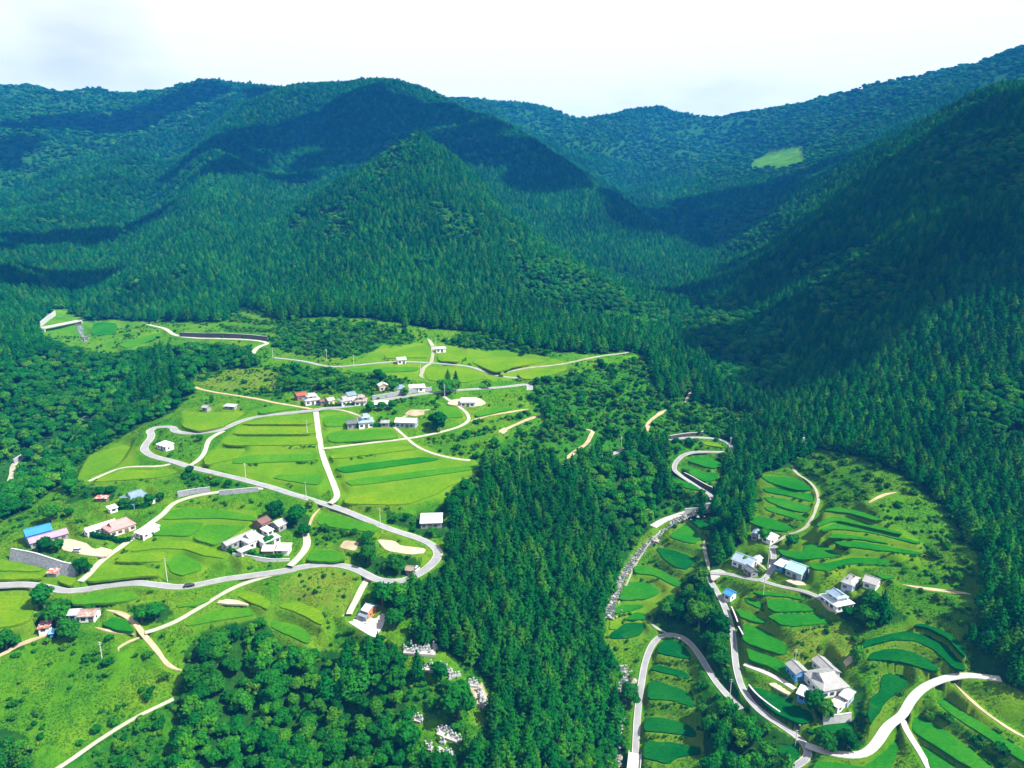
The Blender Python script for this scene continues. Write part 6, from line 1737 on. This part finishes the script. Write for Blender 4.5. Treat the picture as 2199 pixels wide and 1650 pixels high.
stream([(1545,1088),(1520,1098),(1480,1108),(1440,1125),(1410,1148),(1380,1172),(1355,1200),(1338,1225),(1325,1252),(1315,1275),(1305,1300),(1298,1325)], 6.5, 'rocky mountain stream between wood and paddies', 900)
stream([(1338,1430),(1345,1450),(1342,1475),(1340,1520),(1328,1545),(1322,1570),(1330,1600),(1335,1650)], 5.5, 'boulder strewn stream beside the loop road', 600)
stream([(165,690),(175,710),(185,735)], 5.0, 'pale stream channel in the far left valley', 60)
stream([(155,862),(180,880),(195,900),(210,910)], 6.0, 'small river in the wooded left valley', 120)

# ------------------------------------------------------------------ plant them: the largest in view one by one, the rest as woods
def make_plant(kind, k, loc, sc, ys, turn, label, group):
    nm = {'cedar': 'cedar_tree', 'broad': 'broadleaf_tree', 'shrub': 'shrub'}[kind]
    e = empty(nm, loc, turn)
    e.scale = (sc, sc, sc * ys)
    tag(e, label, 'shrub' if kind == 'shrub' else 'tree', group)
    c = bpy.data.objects.new('foliage' if kind == 'shrub' else 'crown', CROWN[kind][k % len(CROWN[kind])])
    t_ = bpy.data.objects.new('stem' if kind == 'shrub' else 'trunk', TRUNK[kind])
    for o in (c, t_):
        COL.objects.link(o); o.parent = e
    return e, c

lone_xy = []
for k, (a_, b_, hgt, kind, lab) in enumerate(LONE):
    p = hit([(a_, b_)])[0]
    z = float(ground(p[:1], p[1:2])[0])
    lone_xy.append(p[:2])
    s_ = hgt / BASEH[kind]
    make_plant(kind, k, (p[0], p[1], z - .1), s_, 1.0, random.uniform(0, 6), lab, None)
lone_xy = np.array(lone_xy)

AREAS = [   # first match names where a plant stands
 ((940,990,1345,1660),'in the wood beside the rocky stream'), ((1500,880,1720,1230),'in the tree belt beside the stream bridge'), ((370,1320,940,1660),'in the leafy bottom left wood'),
 ((1390,1230,1600,1480),'in the grove beside the loop road'), ((1500,1440,1740,1660),'in the grove below the lane'), ((1740,1560,1880,1640),'above the bright concrete lane'),
 ((-100,1280,380,1400),'around the rusty roofed old houses'), ((-100,700,560,1130),'in the wooded left valley'), ((-100,1400,380,1660),'on the bottom left meadow slope'),
 ((1720,1240,2000,1400),'beside the upper terrace houses'), ((1900,1000,2400,1560),'at the foot of the right mountain'), ((1690,800,2400,1240),'on the lower right mountain slope'),
 ((600,1180,940,1420),'around the road hairpin'), ((940,800,1500,1020),'on the scrubby slope'), ((400,640,1400,800),'along the upper edge of the fields'), ((380,800,960,1180),'around the hamlet and its fields'),
]
def where(px):
    for (x0, y0, x1, y1), w in AREAS:
        if x0 <= px[0] <= x1 and y0 <= px[1] <= y1: return w
    return 'on the wooded mountain side'
def part_of(px):
    for (x0, y0, x1, y1), w in AREAS:
        if x0 <= px[0] <= x1 and y0 <= px[1] <= y1:
            a_ = ('left', 'middle', 'right')[min(2, max(0, int(3 * (px[0] - max(0, x0)) / (min(2199, x1) - max(0, x0)))))]
            b_ = ('upper', 'central', 'lower')[min(2, max(0, int(3 * (px[1] - y0) / (min(1650, y1) - y0))))]
            return ', %s %s part' % (b_, a_)
    return ''
SIZE = ('small ', 'mid sized ', 'tall ')
KIND = {'cedar': 'dark cedar', 'broad': 'broadleaf tree', 'shrub': 'leafy shrub'}
picked = {}
rest = {}
for kind in plants:
    A_ = np.concatenate(plants[kind])
    if kind != 'shrub':
        d = np.min(np.hypot(A_[:, None, 0] - lone_xy[None, :, 0], A_[:, None, 1] - lone_xy[None, :, 1]), axis=1)
        A_ = A_[d > 3.5]
    q, dep = to_px(A_[:, :3])
    size = A_[:, 3] * A_[:, 4] * BASEH[kind] / dep
    size = np.where((q[:, 0] > 10) & (q[:, 0] < 2189) & (q[:, 1] > 0) & (q[:, 1] < 1645), size, 0)
    order = np.argsort(-size)
    first = order[:260]
    protos = {}
    ter = np.quantile(A_[first, 3] * A_[first, 4], (1 / 3, 2 / 3))
    for i in first:
        x, y, z, s_, ys, tn = A_[i]
        w = where(q[i])
        k = int(i) % len(CROWN[kind])
        e, c = make_plant(kind, k, (x, y, z - .1), s_, ys, tn, SIZE[int(np.searchsorted(ter, s_ * ys))] + KIND[kind] + ' ' + w + part_of(q[i]), {'cedar': 'cedars ', 'broad': 'broadleaf trees ', 'shrub': 'shrubs '}[kind] + w)
        protos.setdefault(k, c)
    picked[kind] = [protos[k] for k in sorted(protos)]
    rest[kind] = A_[order[260:]]

def woods(name, label, arr, protos):
    me = bpy.data.meshes.new(name)
    n = len(arr)
    me.vertices.add(n)
    loc = arr[:, :3].copy(); loc[:, 2] -= .1
    me.vertices.foreach_set('co', loc.astype(np.float32).ravel())
    for nm, val in (('turn', arr[:, 5]), ('size', arr[:, 3]), ('tall', arr[:, 3] * arr[:, 4])):
        at_ = me.attributes.new(nm, 'FLOAT', 'POINT')
        at_.data.foreach_set('value', val.astype(np.float32))
    pk = me.attributes.new('pick', 'INT', 'POINT')
    pk.data.foreach_set('value', rng.integers(0, len(protos), n).astype(np.int32))
    o = bpy.data.objects.new(name, me)
    COL.objects.link(o)
    ng = bpy.data.node_groups.new(name, 'GeometryNodeTree')
    ng.interface.new_socket('Geometry', in_out='INPUT', socket_type='NodeSocketGeometry')
    ng.interface.new_socket('Geometry', in_out='OUTPUT', socket_type='NodeSocketGeometry')
    N, L = ng.nodes, ng.links
    gi, go = N.new('NodeGroupInput'), N.new('NodeGroupOutput')
    jn = N.new('GeometryNodeJoinGeometry')
    for p in protos:
        oi = N.new('GeometryNodeObjectInfo')
        oi.inputs['Object'].default_value = p
        oi.inputs['As Instance'].default_value = True
        oi.transform_space = 'ORIGINAL'
        L.new(oi.outputs['Geometry'], jn.inputs[0])
    ip = N.new('GeometryNodeInstanceOnPoints')
    ip.inputs['Pick Instance'].default_value = True
    def named(nm, dt='FLOAT'):
        a_ = N.new('GeometryNodeInputNamedAttribute'); a_.data_type = dt
        a_.inputs['Name'].default_value = nm
        return a_.outputs['Attribute']
    rot = N.new('ShaderNodeCombineXYZ'); L.new(named('turn'), rot.inputs[2])
    scl = N.new('ShaderNodeCombineXYZ')
    sz = named('size'); L.new(sz, scl.inputs[0]); L.new(sz, scl.inputs[1]); L.new(named('tall'), scl.inputs[2])
    L.new(gi.outputs[0], ip.inputs['Points'])
    L.new(jn.outputs[0], ip.inputs['Instance'])
    L.new(named('pick', 'INT'), ip.inputs['Instance Index'])
    L.new(rot.outputs[0], ip.inputs['Rotation'])
    L.new(scl.outputs[0], ip.inputs['Scale'])
    L.new(ip.outputs[0], go.inputs[0])
    md = o.modifiers.new('trees', 'NODES'); md.node_group = ng
    tag(o, label, {'cedar_forest': 'forest', 'broadleaf_forest': 'forest', 'shrubbery': 'shrubbery'}[name], kind='stuff')
    return o
woods('cedar_forest', 'dense dark cedar forest covering the mountain slopes', rest['cedar'], picked['cedar'])
woods('broadleaf_forest', 'lighter broadleaf woodland patches among the mountain cedars', rest['broad'], picked['broad'])
woods('shrubbery', 'low green scrub spreading over banks and untended fields', rest['shrub'], picked['shrub'])


# ------------------------------------------------------------------ tall grass and weeds on banks and meadows
def tufts():
    x, y = scatter(95, 640, 0.8)
    p = np.column_stack([x, y, H(x, y)])
    q, dep = to_px(p)
    m = (q[:, 0] > -60) & (q[:, 0] < 2260) & (q[:, 1] < 1760) & (rng.uniform(0, 1, len(x)) < np.clip(1.25 - dep / 520, .25, 1))
    x, y, p = x[m], y[m], p[m]
    zc_ = zone_at(p)
    m = np.isin(zc_, (GRASS, MEADOW, DRY, ORCH, SCRUB)) & (fbm(x / 6, y / 6, 33, 2) > -.25)
    x, y, zc_ = x[m], y[m], zc_[m]
    z, bk, dm = ground(x, y, True)
    m = dm > .25
    x, y, z, zc_, bk = x[m], y[m], z[m], zc_[m], bk[m]
    n = len(x)
    nb = 5
    th = rng.uniform(0, 6.283, (n, nb)); le = rng.uniform(.18, .5, (n, nb)) * (1 + .5 * fbm(x / 8, y / 8, 35, 2))[:, None]
    wd = rng.uniform(.1, .26, (n, nb)); ou = rng.uniform(.05, .45, (n, nb)); sp = rng.uniform(0, .3, (n, nb)); ta = rng.uniform(0, 6.283, (n, nb))
    bx, by = x[:, None] + sp * np.cos(ta), y[:, None] + sp * np.sin(ta)
    V = np.empty((n, nb, 3, 3))
    for k, s_ in ((0, -1), (1, 1)):
        V[..., k, 0] = bx - s_ * wd * np.sin(th); V[..., k, 1] = by + s_ * wd * np.cos(th); V[..., k, 2] = z[:, None] - .06
    V[..., 2, 0] = bx + ou * np.cos(th); V[..., 2, 1] = by + ou * np.sin(th); V[..., 2, 2] = z[:, None] + le
    V = V.reshape(-1, 3)
    me = bpy.data.meshes.new('tall_grass')
    me.vertices.add(len(V)); me.vertices.foreach_set('co', V.astype(np.float32).ravel())
    nt = n * nb
    me.loops.add(nt * 3); me.loops.foreach_set('vertex_index', np.arange(nt * 3, dtype=np.int32))
    me.polygons.add(nt); me.polygons.foreach_set('loop_start', np.arange(0, nt * 3, 3, dtype=np.int32))
    me.update(calc_edges=True)
    dry = np.clip(np.where(zc_ == DRY, .85, .12) + bk * .35 + .35 * fbm(x / 10, y / 10, 37, 2) + rng.normal(0, .16, n), 0, 1)
    col = np.zeros((n, nb * 3, 4), np.float32)
    g0, g1, g2 = np.array([.018, .110, .004]), np.array([.070, .160, .004]), np.array([.19, .185, .038])
    c = np.where(dry[:, None] < .5, g0 + (g1 - g0) * (dry[:, None] * 2), g1 + (g2 - g1) * (dry[:, None] * 2 - 1))
    col[..., :3] = c[:, None]; col[..., 3] = 1
    a_ = me.color_attributes.new('tone', 'FLOAT_COLOR', 'POINT')
    a_.data.foreach_set('color', col.ravel())
    t = NT('grass_blades')
    vc = t.node('ShaderNodeVertexColor', layer_name='tone')
    d = t.principled(vc.outputs['Color'], .8, .04)
    tr = t.node('ShaderNodeBsdfTranslucent'); t.link(vc.outputs['Color'], tr.inputs['Color'])
    mx = t.node('ShaderNodeMixShader'); mx.inputs[0].default_value = .4
    t.link(d, mx.inputs[1]); t.link(tr.outputs[0], mx.inputs[2])
    me.materials.append(t.done(mx.outputs[0]))
    o = bpy.data.objects.new('tall_grass', me); COL.objects.link(o)
    tag(o, 'tall grass and weeds on banks and meadows between the fields', 'grass', kind='stuff')

tufts()

# ------------------------------------------------------------------ the clouds whose shadows lie on the far slopes
M['cloud'] = None
t = NT('cloud_white')
d = t.node('ShaderNodeBsdfDiffuse'); d.inputs['Color'].default_value = (.85, .86, .88, 1)
tr = t.node('ShaderNodeBsdfTranslucent'); tr.inputs['Color'].default_value = (.5, .52, .55, 1)
mx = t.node('ShaderNodeMixShader'); mx.inputs[0].default_value = .3
t.link(d.outputs[0], mx.inputs[1]); t.link(tr.outputs[0], mx.inputs[2])
M['cloud'] = t.done(mx.outputs[0])
rc = np.random.default_rng(12)
sd = np.array(sun_dir)
def cloud(targets, rad, zc, label):
    bm = bmesh.new()
    for T in targets:
        T = np.array(T, float)
        c = T + sd * ((zc - T[2]) / sd[2])
        for k in range(7):
            a_ = rc.uniform(0, 6.28); rr_ = rad * math.sqrt(rc.uniform(0, 1)) * .75
            s_ = rad * rc.uniform(.25, .5)
            mt = Matrix.Translation(c + np.array([rr_ * math.cos(a_), rr_ * math.sin(a_), rc.uniform(-.1, .25) * rad])) @ Matrix.Diagonal((s_, s_, s_ * .45, 1))
            g = bmesh.ops.create_icosphere(bm, subdivisions=3, radius=1.0, matrix=mt)
            for v in g['verts']:
                co = np.array(v.co) / (rad * .22)
                v.co.z += rad * .05 * float(vnoise(co[:1] + co[2:3], co[1:2], 4)[0])
                v.co.x += rad * .07 * float(vnoise(co[:1], co[1:2] + co[2:3], 6)[0])
                v.co.y += rad * .07 * float(vnoise(co[1:2], co[2:3] + co[:1], 8)[0])
    me = bpy.data.meshes.new('cloud'); bm.to_mesh(me); bm.free()
    me.polygons.foreach_set('use_smooth', np.ones(len(me.polygons), bool))
    me.materials.append(M['cloud'])
    o = bpy.data.objects.new('cloud', me); COL.objects.link(o)
    tag(o, label, 'cloud', kind='stuff')
zq = lambda x, y: (x, y, float(H(np.array([x]), np.array([y]))[0]))
cloud([zq(-420, 1500), zq(-200, 1420), zq(60, 1400), zq(260, 1300)], 190, 1500, 'white cumulus drifting above the central mountain')
cloud([zq(450, 1250), zq(600, 1080), zq(420, 1480)], 190, 1450, 'white cumulus drifting above the right mountain')
cloud([zq(340, 560), zq(420, 690), zq(340, 800), zq(500, 600)], 125, 1150, 'white cumulus drifting above the lower right slope')
cloud([zq(-430, 1225)], 95, 1300, 'small white cumulus added out of view to shade the notch beside the central cone')  # unseen cloud put in to darken this notch
cloud([zq(-640, 1050), zq(-690, 900), zq(-540, 800)], 95, 1200, 'small white cumulus added out of view to darken the left gully')  # added beyond the frame so its shadow deepens the gully
cloud([zq(-1100, 1500), zq(-1050, 1900), zq(-700, 2050)], 220, 1600, 'white cumulus drifting above the left mountains')

# ------------------------------------------------------------------ the air of the valley
hz_min = float(GZ.min()) - 1.5
hz_max = max(float(GZ.max()) + 60, CAMZ + 60)
X0, X1, Y0, Y1 = float(GX.min()) - 20, float(GX.max()) + 20, float(GY.min()) - 20, float(GY.max()) + 20
hv = [(x, y, z) for z in (hz_min, hz_max) for x, y in ((X0, Y0), (X1, Y0), (X1, Y1), (X0, Y1))]
hf = [(3, 2, 1, 0), (4, 5, 6, 7), (0, 1, 5, 4), (1, 2, 6, 5), (2, 3, 7, 6), (3, 0, 4, 7)]
hm = bpy.data.materials.new('haze'); hm.use_nodes = True
hm.node_tree.nodes.clear()
ho = hm.node_tree.nodes.new('ShaderNodeOutputMaterial')
hp = hm.node_tree.nodes.new('ShaderNodeVolumePrincipled')
hp.inputs['Color'].default_value = (0.025, 0.31, 0.98, 1)
hp.inputs['Density'].default_value = 0.00012
hp.inputs['Anisotropy'].default_value = 0.0
hm.node_tree.links.new(hp.outputs[0], ho.inputs['Volume'])

haze = mesh_obj('haze', hv, hf, hm)
tag(haze, 'thin blue air haze filling the valley', 'haze', kind='stuff')
